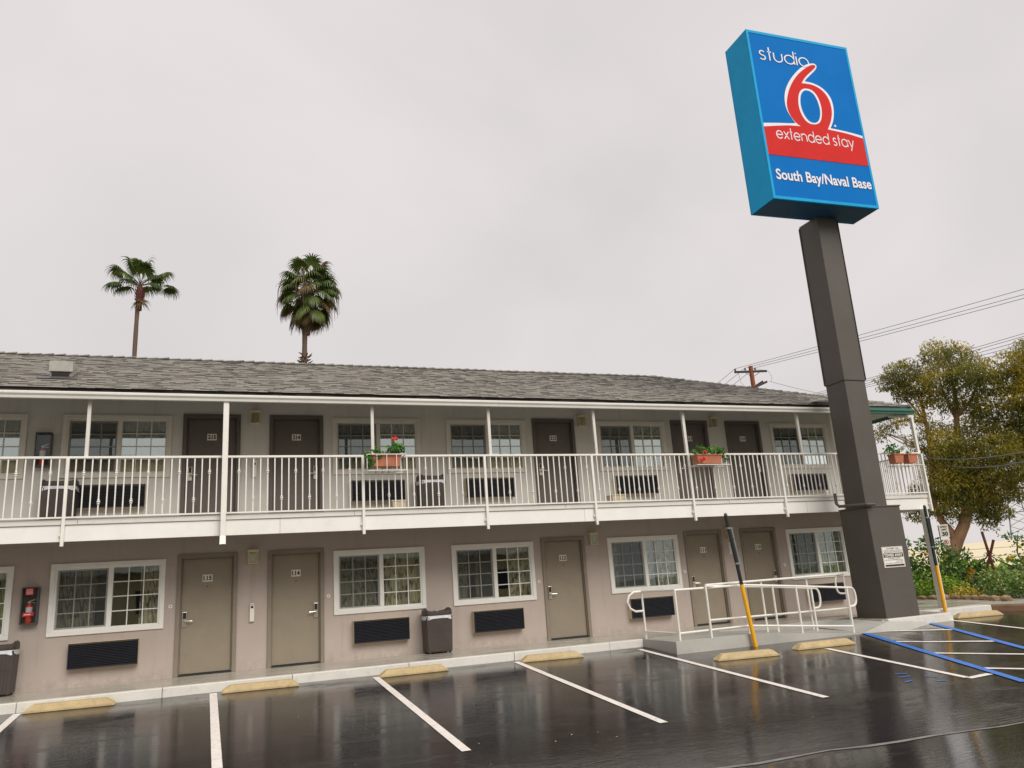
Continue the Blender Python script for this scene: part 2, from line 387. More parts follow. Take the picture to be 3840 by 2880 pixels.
def text_mb(body, x, y, z, w, h, bold=0., rot=0., mb=None, depth=.003):
    """flat lettering that faces -Y, fitted into w x h from the lower left corner (x, z); rot = slope"""
    cu = bpy.data.curves.new('t', 'FONT'); cu.body = body; cu.size = 1; cu.offset = bold; cu.resolution_u = 4; cu.fill_mode = 'FRONT'
    ob = bpy.data.objects.new('t', cu); col.objects.link(ob)
    dg = bpy.context.evaluated_depsgraph_get(); me = bpy.data.meshes.new_from_object(ob.evaluated_get(dg))
    vs = [v.co.copy() for v in me.vertices]; fs = [tuple(p.vertices) for p in me.polygons]
    x0 = min(v.x for v in vs); x1 = max(v.x for v in vs); y0 = min(v.y for v in vs); y1 = max(v.y for v in vs)
    bpy.data.objects.remove(ob); bpy.data.curves.remove(cu); bpy.data.meshes.remove(me)
    kx = w / (x1 - x0); ky = (h / (y1 - y0)) if h else kx
    mb = mb or MB()
    mb.add([(x + (v.x - x0) * kx, y, z + (v.y - y0) * ky + rot * (v.x - x0) * kx) for v in vs], fs)
    return mb

# ------------------------------------------------------------------ ground
def gz(y, x=0):
    z = -.13 + .07 * (min(y, -1.8) + 1.8) if y > -8.9 else -.627 + (-8.9 - y) * .03
    kx = min(1, max(0, (x - 11.9) / 1.2)); ky = max(0, min((-1.8 - y) / 1.2, (y + 7.5) / 4.5, 1))
    return z + .055 * kx * ky
ys = [6, 0, -1.8, -2.4, -3, -4.2, -5.4, -6.6, -7.5, -8.2, -8.9, -9.9, -12, -15, -18, -22, -26, -34, -60]
xs = [-60, -30, -15, -10, -5, 0, 5, 10, 11.9, 12.3, 12.7, 13.1, 14, 17.0, 18.0, 24]
mb = MB(); grid = {}
for i, x in enumerate(xs):
    for j, y in enumerate(ys):
        zz = gz(y, x) if y > -22 else gz(-22)
        grid[i, j] = len(mb.v); mb.v.append((x, y, zz))
for i in range(len(xs) - 1):
    for j in range(len(ys) - 1):
        mb.f.append((grid[i, j], grid[i + 1, j], grid[i + 1, j + 1], grid[i, j + 1])); mb.t.append(.5)
S(mb.build('parking_lot', m_asph))
# terrain to the horizon: garden level near, falling away to the road and warehouses
mb = MB(); tx = [-900, -300, -80, 17.05, 20, 24, 30, 40, 55, 70, 110, 200, 400, 900, 1800]; ty = [-900, -300, -100, -61, -30, -10, 0, 10, 30, 60, 100, 200, 400, 900, 1800]
def tz(x, y):
    return -.72 if (x < 21 and y < 7) else (-.75 if x < 17.1 else max(-2.3, -.4 - max(0, x - 21) * .05))
g = {}
for i, x in enumerate(tx):
    for j, y in enumerate(ty): g[i, j] = len(mb.v); mb.v.append((x, y, tz(x, y)))
for i in range(len(tx) - 1):
    for j in range(len(ty) - 1): mb.f.append((g[i, j], g[i + 1, j], g[i + 1, j + 1], g[i, j + 1])); mb.t.append(.5)
S(mb.build('terrain', m_grass))

# painted lines, thin slabs lying on the sloping asphalt
def line(name, a, b, w, mat, dz=.004):
    a = Vector(a); b = Vector(b); d = (b - a).normalized(); n = Vector((-d.y, d.x)) * w / 2
    L = (b - a).length; k = max(2, int(L / .15)); mb = MB(); prev = None
    for i in range(k + 1):
        p = a + (b - a) * i / k; jit = rnd.uniform(-.004, .004)
        q = [p + n * (1 + jit * 4), p - n * (1 + jit * 4)]
        cur = [(q[0].x, q[0].y, gz(q[0].y, q[0].x) + dz + .002), (q[1].x, q[1].y, gz(q[1].y, q[1].x) + dz + .002)]
        if prev: mb.add([prev[0], cur[0], cur[1], prev[1]], [(0, 1, 2, 3)])
        prev = cur
    return S(mb.build(name, mat))
for x0, y0, x1, y1 in [(-5.1, -1.95, -5.1, -7), (-2.56, -1.95, -2.56, -7), (.02, -1.98, .06, -7), (2.49, -2.08, 2.49, -7.0), (4.96, -2.04, 4.86, -7.03), (7.38, -2.12, 7.28, -6.96), (10.02, -4.0, 9.70, -7.0)]:
    line('parking_line', (x0, y0), (x1, y1), .105, m_line)
line('parking_line', (9.68, -7.04), (10.16, -6.98), .10, m_line)
line('blue_parking_line', (11.88, -2.99), (10.02, -7.6), .13, m_lblue, .008)
line('blue_parking_line', (13.62, -2.98), (12.2, -6.35), .13, m_lblue, .008)
for a, b in [((12.18, -3.03), (13.18, -3.86)), ((11.46, -4.06), (12.72, -5.18)), ((10.98, -5.33), (12.3, -6.5)), ((10.41, -6.61), (11.3, -7.4))]:
    line('hatch_line', a, b, .10, m_line)
line('parking_line', (14.26, -2.2), (14.3, -5.2), .10, m_line)
for a, b in [((9.0, -6.5), (9.18, -6.53)), ((9.14, -6.3), (9.3, -6.36)), ((9.2, -6.95), (9.32, -6.99)), ((8.8, -6.8), (8.95, -6.75)), ((9.35, -6.62), (9.42, -6.75))]:
    line('worn_blue_marking', a, b, .035, m_lblue)
# the open joint where the lot changes slope
pts = [(-12 + i * .42, -8.42 - .07 * (-12 + i * .42) + .03 * math.sin(i * 1.7) + rnd.uniform(-.02, .02)) for i in range(70)]
mb = MB(); prev = None
for x, y in pts:
    w = rnd.uniform(.012, .035); cur = ((x, y + w, gz(y + w) + .004), (x, y - w, gz(y - w) + .004))
    if prev: mb.add([prev[0], cur[0], cur[1], prev[1]], [(0, 1, 2, 3)])
    prev = cur
S(mb.build('pavement_joint', m_crack))

# sidewalk, kerbs, ramp
S(MB().box(-40, -1.72, -.35, 17.0, .1, 0).build('sidewalk', m_walk))
segs = [-14 + i * 1.9 for i in range(20)]
for a, b in zip(segs[:-1], segs[1:]):
    if a >= 7.6: break
    b = min(b, 7.62)
    S(MB().box(a, -1.86 + rnd.uniform(-.006, .006), -.35, b - .006, -1.715, .006).build('kerb', m_kerb, bevel=.014))
# concrete landing and ramp (one solid): level landing, then a slope down to the right
mb = MB()
F = -3.0
prof = [(7.62, F, 0.0), (9.3, F, 0.0), (11.85, F, gz(F) + .012)]
def backy(x): return -1.73 if x < 8.4 else -1.73
top_back = [(7.62, -1.73, 0.0), (9.3, -1.73, 0.0), (11.85, -1.73, -.14)]
for i in range(2):
    a, b = prof[i], prof[i + 1]; c, d = top_back[i], top_back[i + 1]
    lo = [(a[0], a[1], -.6), (b[0], b[1], -.6), (d[0], d[1], -.6), (c[0], c[1], -.6)]
    mb.hexa(lo, [a, b, d, c])
mb.hexa([(11.85, F, -.6), (12.75, -3.35, -.6), (12.55, -2.98, -.6), (11.85, -1.73, -.6)], [(11.85, F, gz(F) + .012), (12.75, -3.35, gz(-3.35, 12.75) + .004), (12.55, -2.98, -.03), (11.85, -1.73, -.12)])
mb.add([(12.75, -3.35, gz(-3.35, 12.75) + .004), (13.7, -3.0, gz(-3.0, 13.7) + .004), (12.55, -2.975, -.03)], [(0, 1, 2)])
mb.hexa([(11.85, -1.73, -.6), (12.55, -2.98, -.6), (12.498, -2.1, -.6), (12.2, -1.73, -.6)], [(11.85, -1.73, -.12), (12.55, -2.98, -.03), (12.498, -2.1, -.01), (12.2, -1.73, -.02)])
S(mb.build('ramp', m_ramp))
S(MB().box(9.4, -1.76, -.3, 12.55, -1.722, .004).build('ramp_kerb', m_ramp, bevel=.01))
S(MB().hexa([(12.5, -2.1, -.4), (12.5, -2.87, -.4), (14.3, -2.87, -.4), (14.3, -1.73, -.4)], [(12.5, -2.1, -.003), (12.5, -2.87, -.003), (14.3, -2.87, -.003), (14.3, -1.73, -.003)]).build('column_pad', m_walk))
S(MB().box(12.56, -2.97, -.4, 14.3, -2.872, .004).build('kerb', m_kerb, bevel=.014))
S(MB().hexa([(14.305, -2.97, -.4), (14.305, -2.8, -.4), (14.6, -1.95, -.4), (14.6, -2.12, -.4)], [(14.305, -2.97, .004), (14.305, -2.8, .004), (14.6, -1.95, .004), (14.6, -2.12, .004)]).build('kerb', m_kerb, bevel=.014))
S(MB().hexa([(14.305, -2.78, -.4), (14.59, -1.96, -.4), (14.59, -1.73, -.4), (14.305, -1.73, -.4)], [(14.305, -2.78, -.002), (14.59, -1.96, -.002), (14.59, -1.73, -.002), (14.305, -1.73, -.002)]).build('sidewalk_infill', m_walk))
S(MB().box(14.61, -2.12, -.4, 16.5, -1.725, .004).build('kerb', m_kerb, bevel=.014))
S(MB().hexa([(16.51, -2.12, -.5), (16.51, -1.9, -.5), (17.5, -3.3, -.5), (17.3, -3.5, -.5)], [(16.51, -2.12, .0), (16.51, -1.9, .0), (17.5, -3.3, -.05), (17.3, -3.5, -.05)]).build('garden_kerb', m_brownk, bevel=.02))
S(MB().hexa([(17.31, -3.5, -.6), (17.51, -3.3, -.6), (17.8, -9, -.6), (17.6, -9, -.6)], [(17.31, -3.5, -.05), (17.51, -3.3, -.05), (17.8, -9, -.25), (17.6, -9, -.25)]).build('garden_kerb', m_brownk, bevel=.02))
mb = MB(); mb.add([(16.9, 9, -.02), (16.9, -1.7, -.02), (17.55, -3.2, -.06), (17.9, -9, -.3), (26, -9, -.6), (26, 9, -.45)], [(0, 1, 2, 3, 4, 5)])
S(mb.build('garden_bed', m_soil))
S(MB().box(17.0, -1.7, -.3, 18.55, 7.5, .003).build('path', m_walk))
# rough edging stones round the bed
edge = [(18.68, 3.4), (18.68, 1.9), (18.62, .4), (18.1, -.8), (17.75, -1.7)]
es = tag(bpy.data.objects.new('stone_edging', None), 'row of low brown edging stones in front of the garden shrubs', 'edging'); col.objects.link(es); es.location = (18.6, 1, 0)
for (ax, ay), (bx, by) in zip(edge[:-1], edge[1:]):
    L = math.hypot(bx - ax, by - ay); n = int(L / .36); 
    for i in range(n):
        t = (i + .5) / n; d = Vector((bx - ax, by - ay, 0)).normalized()
        mb = MB(); mb.ico((0, 0, 0), (.19, .11, .085), 1, .13)
        an = math.atan2(d.y, d.x); ca, sa = math.cos(an), math.sin(an); px, py = ax + (bx - ax) * t, ay + (by - ay) * t; s_ = rnd.uniform(.85, 1.15)
        mb.v = [(px + (v[0] * ca - v[1] * sa) * s_, py + (v[0] * sa + v[1] * ca) * s_, .05 + v[2] * s_) for v in mb.v]
        mb.build('stone', m_stone, es, smooth=False)

# wet leaves and grit washed onto the asphalt
mb = MB()
for k in range(150):
    x = rnd.uniform(-4, 15); y = rnd.uniform(-8.5, -2.1) if k % 3 else rnd.uniform(-2.6, -1.95); z = gz(y, x) + .008; a = rnd.uniform(0, 6.3); l = rnd.uniform(.008, .022)
    c, s_ = math.cos(a) * l, math.sin(a) * l
    mb.add([(x - c, y - s_, z), (x - s_ * .5, y + c * .5, z + .004), (x + c, y + s_, z + .001), (x + s_ * .5, y - c * .5, z + .003)], [(0, 1, 2, 3)])
tag(mb.build('grit', M('pale_grit', (.5, .42, .3), .6, .4, 30)), 'scattered leaf bits and grit lying on the wet asphalt', None, None, 'stuff')
# wheel stops
def wheel_stop(x0, y0, x1, y1, label, h=.105):
    a = Vector((x0, y0, 0)); b = Vector((x1, y1, 0)); d = (b - a).normalized(); n = Vector((-d.y, d.x, 0))
    L = (b - a).length; mb = MB()
    prof = [(-.085, 0), (-.085, .035), (-.05, h), (.05, h), (.085, .035), (.085, 0)]
    k = []
    for s_, e_ in ((0, 1), (L, -1)):
        ring = []
        for u, z in prof:
            inset = (.0 if z < .02 else (.012 if z < .05 else .12)) * e_
            p = a + d * (s_ + inset) + n * (u + .085)
            ring.append((p.x, p.y, gz(p.y, p.x) + z + .001))
        k.append(ring)
    mb.add(k[0] + k[1], [(0, 1, 2, 3, 4, 5), (11, 10, 9, 8, 7, 6)] + [(i, i + 6, (i + 1) % 6 + 6, (i + 1) % 6) for i in range(6)])
    o = mb.build('wheel_stop', m_stop, bevel=.007, seg=1)
    recentre(o, (x0, y0, gz(y0, x0)))
    tag(o, label, 'wheel stop', 'tan concrete wheel stops at the head of the parking bays')
for w in [(-2.5, -2.02, -1.32, -2.08, 'tan concrete wheel stop at the far left, below the window beside the fire extinguisher'),
          (.13, -2.1, 1.28, -2.14, 'tan wheel stop in front of the pair of neighbouring ground-floor doors'),
          (2.54, -2.19, 3.7, -2.19, 'tan concrete wheel stop by the brown litter bin between the two white windows'),
          (5.01, -2.2, 6.15, -2.3, 'tan wheel stop in front of the lone taupe door left of the ramp'),
          (7.75, -4.02, 8.92, -4.12, 'tan wheel stop beside the foot of the yellow and black pole near the ramp corner'),
          (9.5, -3.88, 10.75, -3.92, 'tan wheel stop beside the sloping end of the ramp, next to the blue line'),
          (14.6, -2.82, 15.75, -2.98, 'pale tan wheel stop by the garden, right of the brown sign column')]:
    wheel_stop(*w)

# ------------------------------------------------------------------ the motel
motel = E('motel_building', (5, 3, 0), 'two-storey grey-beige motel with white balcony railing and shingled hip roof', 'motel')
LX, RX = -11.0, 15.0
def facade(name, mat, z0, z1, holes, x0=LX, x1=RX):
    xs = sorted({x0, x1, *[h[0] for h in holes], *[h[1] for h in holes]}); zs = sorted({z0, z1, *[h[2] for h in holes], *[h[3] for h in holes]})
    mb = MB(); inh = lambda x, z: any(h[0] < x < h[1] and h[2] < z < h[3] for h in holes)
    for i in range(len(xs) - 1):
        for j in range(len(zs) - 1):
            if not inh((xs[i] + xs[i + 1]) / 2, (zs[j] + zs[j + 1]) / 2):
                mb.add([(xs[i], 0, zs[j]), (xs[i + 1], 0, zs[j]), (xs[i + 1], 0, zs[j + 1]), (xs[i], 0, zs[j + 1])], [(0, 1, 2, 3)])
    for h in holes:     # reveals
        a, b, c, d = h
        mb.add([(a, 0, c), (a, .14, c), (a, .14, d), (a, 0, d)], [(0, 1, 2, 3)]); mb.add([(b, 0, c), (b, .14, c), (b, .14, d), (b, 0, d)], [(3, 2, 1, 0)])
        mb.add([(a, 0, c), (b, 0, c), (b, .14, c), (a, .14, c)], [(0, 1, 2, 3)]); mb.add([(a, 0, d), (b, 0, d), (b, .14, d), (a, .14, d)], [(3, 2, 1, 0)])
    return mb.build(name, mat, motel)
WX = [-4.94, -2.61, 2.12, 4.47, 8.01, 12.84]
DX = {'5': -.63, '4': .92, '2': 6.44, '1': 9.98, '0': 11.52}
WW = 1.79
lowh = [(x + .03, x + WW - .03, .86, 1.99) for x in WX + [-10.1, -7.6]] + [(x + .03, x + .99, -.01, 2.05) for x in DX.values()]
uph = [(x + .03, x + WW - .03, 3.52, 4.61) for x in WX + [-10.1, -7.6]] + [(x + .03, x + .99, 2.6, 4.66) for x in DX.values()]
facade('wall', m_wall_lo, -.02, 2.5, lowh)
facade('wall', m_wall_up, 2.5, 5.06, uph)
MB().add([(RX, 0, -.3), (RX, 7.4, -.3), (RX, 7.4, 2.5), (RX, 0, 2.5)], [(0, 1, 2, 3)]).build('wall', m_wall_lo, motel)
MB().add([(RX, 0, 2.5), (RX, 7.4, 2.5), (RX, 7.4, 5.06), (RX, 0, 5.06)], [(0, 1, 2, 3)]).build('wall', m_wall_up, motel)
MB().add([(LX, 7.4, -.3), (RX, 7.4, -.3), (RX, 7.4, 5.06), (LX, 7.4, 5.06)], [(3, 2, 1, 0)]).build('wall', m_wall_up, motel)
MB().add([(LX, 0, -.3), (LX, 7.4, -.3), (LX, 7.4, 5.06), (LX, 0, 5.06)], [(3, 2, 1, 0)]).build('wall', m_wall_up, motel)

# windows -----------------------------------------------------------
def curtain(w, x0, x1, z0, z1, mat, depth=.17):
    n = max(8, int((x1 - x0) / .014)); mb = MB(); row = []
    ph = rnd.uniform(0, 6)
    for i in range(n + 1):
        x = x0 + (x1 - x0) * i / n; y = depth + .045 * math.sin(i * .8 + ph) + .014 * math.sin(i * .31)
        row.append((x, y))
    for i in range(n):
        a, b = row[i], row[i + 1]
        mb.add([(a[0], a[1], z0), (b[0], b[1], z0), (b[0], b[1], z1), (a[0], a[1], z1)], [(0, 1, 2, 3)])
    return mb.build('curtain', mat, w, smooth=True)
def make_window(x, z, H, vm, gm, kind, parts, label=None):
    w = MB()
    zt = z + H; xr = x + WW; t = .075
    # outer trim, mitre-like: top and bottom run through
    w.box(x, -.03, z, xr, .02, z + t); w.box(x, -.03, zt - t, xr, .02, zt); w.box(x, -.03, z + t, x + t, .02, zt - t); w.box(xr - t, -.03, z + t, xr, .02, zt - t)
    # inner vinyl frame
    i = t - .005; u = .035
    w.box(x + i, -.012, z + i, xr - i, .09, z + i + u); w.box(x + i, -.012, zt - i - u, xr - i, .09, zt - i); w.box(x + i, -.012, z + i + u, x + i + u, .09, zt - i - u); w.box(xr - i - u, -.012, z + i + u, xr - i, .09, zt - i - u)
    cx = x + WW * .515
    w.box(cx - .04, -.008, z + i + u, cx + .04, .088, zt - i - u)
    o = w.build('window', vm, motel, bevel=.005, seg=1)
    if label: o['label'] = label
    gx = [(x + i + u, cx - .04, .05), (cx + .04, xr - i - u, .02)]
    gz0, gz1 = z + i + u, zt - i - u
    # sliding sash on the left, a little deeper
    s = MB(); a, b = gx[0][0], gx[0][1]; q = .028
    s.box(a, .022, gz0, b, .075, gz0 + q); s.box(a, .022, gz1 - q, b, .075, gz1); s.box(a, .022, gz0 + q, a + q, .075, gz1 - q); s.box(b - q, .022, gz0 + q, b, .075, gz1 - q)
    s.build('sash', vm, o)
    for k, (a, b, y) in enumerate(gx):
        if k == 0: a += q; b -= q; z0, z1 = gz0 + q, gz1 - q
        else: z0, z1 = gz0, gz1
        mu = MB(); bw = .0085; cw = (b - a) / 3; ch = (z1 - z0) / 4
        for c in (1, 2): mu.box(a + cw * c - bw, y - .012, z0, a + cw * c + bw, y + .004, z1)
        for r in (1, 2, 3):
            for c in range(3): mu.box(a + cw * c + (bw if c else 0), y - .010, z0 + ch * r - bw, a + cw * (c + 1) - (bw if c < 2 else 0), y + .003, z0 + ch * r + bw)
        mu.build('muntin', vm, o)
        for c in range(3):
            for r in range(4):
                MB().add([(a + cw * c, y + .006, z0 + ch * r), (a + cw * (c + 1), y + .006, z0 + ch * r), (a + cw * (c + 1), y + .006, z0 + ch * (r + 1)), (a + cw * c, y + .006, z0 + ch * (r + 1))], [(0, 1, 2, 3)]).build('pane', gm, o)
    a, b, _ = gx[0]
    MB().add([(a + .004, .014, gz0 + .004), (b - .004, .014, gz0 + .004), (b - .004, .014, gz1 - .004), (a + .004, .014, gz1 - .004)], [(0, 1, 2, 3)]).build('insect_screen', m_screen, o)
    # room behind
    r = MB(); X0, X1, Z0, Z1, Y1 = x - .3, xr + .3, z - .5, zt + .25, 2.6
    r.add([(X0, Y1, Z0), (X1, Y1, Z0), (X1, Y1, Z1), (X0, Y1, Z1)], [(0, 1, 2, 3)]); r.add([(X0, .15, Z0), (X0, Y1, Z0), (X0, Y1, Z1), (X0, .15, Z1)], [(0, 1, 2, 3)])
    r.add([(X1, .15, Z0), (X1, Y1, Z0), (X1, Y1, Z1), (X1, .15, Z1)], [(3, 2, 1, 0)]); r.add([(X0, .15, Z0), (X1, .15, Z0), (X1, Y1, Z0), (X0, Y1, Z0)], [(0, 1, 2, 3)]); r.add([(X0, .15, Z1), (X1, .15, Z1), (X1, Y1, Z1), (X0, Y1, Z1)], [(3, 2, 1, 0)])
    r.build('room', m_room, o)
    for a, b, mt in parts: curtain(o, x + a * WW, x + b * WW, z + .02, zt - .02, mt, .17)
    return o
lowc = {0: [(.05, .97, m_curt_g)], 1: [(.04, .38, m_curt), (.77, .97, m_curt)], 2: [(.04, .97, m_curt)], 3: [(.04, .20, m_curt), (.30, .335, m_curt), (.72, .97, m_curt)], 4: [(.04, .16, m_curt), (.70, .97, m_curt), (.56, .66, m_curt_w)], 5: [(.04, .97, m_curt_g)]}
upc = {0: [(.3, .97, m_curt_w)], 1: [(.52, .97, m_curt_w)], 2: [(.53, .97, m_curt), (.05, .2, m_curt_w)], 3: [(.56, .97, m_curt_w), (.05, .30, m_curt_w)], 4: [(.54, .97, m_curt), (.08, .5, m_curt_w)], 5: [(.54, .97, m_curt)]}
for k, x in enumerate(WX):
    make_window(x, .83, 1.19, m_vinyl, m_glass, 0, lowc[k])
    make_window(x, 3.49, 1.15, m_vinyl_up, m_glass_up, 1, upc[k])

# doors ---------------------------------------------------------------
SERIF = {}
def make_door(x, z, num, right):
    f = MB(); X = x; w = 1.02; H = 2.08; t = .07
    f.box(X, -.028, z, X + t, .06, z + H); f.box(X + w - t, -.028, z, X + w, .06, z + H); f.box(X + t, -.028, z + H - t, X + w - t, .06, z + H)
    f.box(X + t, .005, z, X + t + .018, .05, z + H - t); f.box(X + w - t - .018, .005, z, X + w - t, .05, z + H - t); f.box(X + t + .018, .005, z + H - t - .018, X + w - t - .018, .05, z + H - t)
    d = MB(); a, b = X + t + .020, X + w - t - .020
    d.box(a, .045, z + .035, b, .085, z + H - t - .022)
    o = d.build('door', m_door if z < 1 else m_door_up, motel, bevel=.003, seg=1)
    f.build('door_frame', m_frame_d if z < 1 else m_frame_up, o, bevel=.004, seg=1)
    MB().box(a - .01, .0, z + .0, b + .01, .11, z + .03).build('threshold', m_black, o)
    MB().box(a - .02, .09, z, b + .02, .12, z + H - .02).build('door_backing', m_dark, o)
    px = X + .51 - .085; pz = z + 1.585
    pl = MB().box(px, .036, pz, px + .17, .044, pz + .125).build('number_plate', m_plate, o, bevel=.003, seg=1)
    tm = text_mb(num, px + .014, .0345, pz + .022, .142, .082, .04)
    # small serifs so that the figures read like the plate's roman numerals
    for i, ch in enumerate(num):
        if ch == '1':
            cx = px + .018 + .134 * (i + .5) / 3 + (.006 if i == 0 else 0)
            tm.add([(cx - .016, .0343, pz + .024), (cx + .016, .0343, pz + .024), (cx + .016, .0343, pz + .032), (cx - .016, .0343, pz + .032)], [(0, 1, 2, 3)])
    tm.build('number', m_ink, o)
    MB().lathe([(.011, 0), (.011, .01)], (0, 0, 0), 10)
    mb = MB(); mb.lathe([(.012, 0), (.012, .008)], (0, 0, 0), 10); mb.v = [(X + .51 + v[0], .044 - v[2], z + 1.50 + v[1]) for v in mb.v]; mb.build('peephole', m_black, o)
    lx = (b - .095) if right else (a + .02)
    lk = MB().box(lx, .018, z + .82, lx + .075, .046, z + 1.08).build('lock_plate', m_lever, o, bevel=.006)
    MB().box(lx + .012, .012, z + .965, lx + .063, .02, z + 1.07).build('card_reader', m_black, o, bevel=.003)
    s = -1 if right else 1; cx = lx + .0375
    lv = MB(); lv.tube([(cx, .03, z + .925), (cx, -.03, z + .925), (cx + s * .02, -.035, z + .925), (cx + s * .13, -.035, z + .92)], .0115, 8); lv.build('door_handle', m_lever, o, smooth=True)
    return o
for k, x in DX.items():
    r = k in ('4', '0')
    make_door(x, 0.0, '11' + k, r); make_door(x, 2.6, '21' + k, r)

# deck -----------------------------------------------------------------
DY = -1.42
MB().box(LX, DY, 2.40, RX, .0, 2.598).build('balcony_deck', m_ceil, motel)
MB().box(RX, DY, 2.40, 16.02, 7.4, 2.597).build('balcony_deck', m_ceil, motel)
def boards(x0, x1, z0, z1, y0, y1, name, mat, L=4.9, jit=.0):
    x = x0
    while x < x1 - .01:
        b = min(x1, x + L * rnd.uniform(.8, 1.1))
        MB().box(x, y0, z0, b - .004, y1, z1 + rnd.uniform(-jit, jit)).build(name, mat, motel, bevel=.004, seg=1); x = b
boards(LX, 13.5, 2.535, 2.625, DY - .045, DY - .002, 'trim_board', m_trimg, 4.4, .002)
boards(LX, 13.5, 2.275, 2.532, DY - .022, DY - .002, 'fascia_board', m_fascia, 6.5)
boards(14.5, 16.05, 2.52, 2.61, DY - .045, DY - .002, 'trim_board', m_trimg)
boards(14.5, 16.05, 2.255, 2.517, DY - .022, DY - .002, 'fascia_board', m_fascia)
MB().box(16.022, DY - .02, 2.255, 16.05, 7.4, 2.6).build('fascia_board', m_fascia, motel)
MB().box(13.5, DY - .012, 2.30, 14.5, DY - .002, 2.53).build('fascia_board', m_green, motel)

# railing ----------------------------------------------------------------
RY = -1.485
bal_cache = {}
def baluster_mesh(kind):
    mb = MB(); r = .0095; h0, h1 = .018, .945
    mb.box(-r, -r, h0, r, r, h1)
    if kind:
        z = .70 if kind == 1 else .235
        mb.lathe([(.011, -.042), (.023, -.034), (.023, -.028), (.014, -.020), (.031, 0), (.014, .020), (.023, .028), (.023, .034), (.011, .042)], (0, 0, z), 8)
    o = mb.build('baluster', m_white)
    me = o.data; bpy.data.objects.remove(o); return me
BAL = {k: baluster_mesh(k) for k in (0, 1, 2)}
def rail_section(p0, p1, n, start, z=2.645, posts=True):
    p0 = Vector(p0); p1 = Vector(p1); d = (p1 - p0)
    mb = MB()
    a = Vector((p0.x, p0.y, z)); b = Vector((p1.x, p1.y, z)); up = Vector((0, 0, .955))
    mb.bar(a, b, .03, .028); mb.bar(a + up, b + up, .045, .038)
    o = mb.build('railing', m_white, motel, bevel=.004, seg=1)
    off = wloc(o)
    for i in range(n):
        t = (i + 1) / (n + 1); p = p0 + d * t; k = (start + i)
        me = BAL[0 if k % 2 else (1 if k % 4 == 0 else 2)]
        c = bpy.data.objects.new('baluster', me); col.objects.link(c); c.parent = o; c.location = (p.x - off.x, p.y - off.y, z - off.z); c.rotation_euler.z = math.atan2(d.y, d.x)
    return o
def rail_post(x, y=RY, z0=2.2, z1=3.585):
    MB().box(x - .024, y - .024, z0, x + .024, y + .024, z1).build('railing_post', m_white, motel, bevel=.003, seg=1)
    if z0 < 2.3:
        mb = MB(); mb.box(x - .05, y + .0, 2.36, x - .025, y + .022, 2.40); mb.build('post_bracket', m_white, motel)
px = [-11, -9.29, -6.94, -4.59, -2.25, .10, 2.45, 4.78, 7.07, 9.37, 11.75, 13.47]
st = 0
for a, b in zip(px[:-1], px[1:]):
    n = round((b - a) / .1175) - 1
    if b > 13: n = 14
    rail_section((a, RY, 0), (b, RY, 0), n, st); st += n + 1
for x in px: rail_post(x)
rail_section((13.49, RY, 0), (16.0, RY, 0), 21, 1)
rail_section((16.0, RY + .03, 0), (16.0, 7.2, 0), 70, 0)
rail_post(16.02)
for yy in (1.2, 3.9, 6.6): rail_post(16.02, yy)
# roof posts
for x in (-9.2, -6.8, -4.4, -2.0, 2.64, 4.92, 7.21, 12.44): MB().box(x - .028, RY + .0, 3.62, x + .028, RY + .055, 4.62).build('roof_post', m_trimg, motel, bevel=.003, seg=1)
MB().box(.115 - .035, RY - .10, 2.62, .115 + .035, RY - .03, 4.58).build('roof_post', m_white, motel, bevel=.003, seg=1)
MB().box(9.37 - .032, RY + .0, 3.60, 9.37 + .032, RY + .06, 4.62).build('roof_post', m_trimg, motel, bevel=.003, seg=1)
MB().box(13.47 - .035, RY - .005, 2.62, 13.47 + .035, RY + .065, 4.62).build('roof_post', m_white, motel, bevel=.003, seg=1)
MB().box(15.98, RY + .03, 2.6, 16.05, RY + .10, 4.56).build('roof_post', m_white, motel, bevel=.003, seg=1)
MB().box(15.3, RY + .03, 4.50, 15.97, RY + .10, 4.56).build('beam', m_white, motel)
# corner post below the deck
MB().box(15.70, -1.53, .0, 15.83, -1.41, 2.26).build('deck_post', m_trimg, motel, bevel=.004, seg=1)
# downspout by the door numbered 215
mb = MB(); X = .10; Yd = RY - .075
mb.box(X - .042, Yd - .035, 2.17, X + .042, Yd + .035, 4.56)
dsp = mb.build('downspout', m_white, motel, bevel=.008)
mb = MB().hexa([(X - .05, Yd - .075, 2.12), (X + .05, Yd - .075, 2.12), (X + .05, Yd + .03, 2.16), (X - .05, Yd + .03, 2.16)], [(X - .047, Yd - .04, 2.26), (X + .047, Yd - .04, 2.26), (X + .047, Yd + .04, 2.26), (X - .047, Yd + .04, 2.26)])
mb.build('spout_end', m_white, dsp, bevel=.006)
MB().box(X - .033, Yd - .077, 2.118, X + .033, Yd - .05, 2.124).build('spout_mouth', m_dark, dsp)

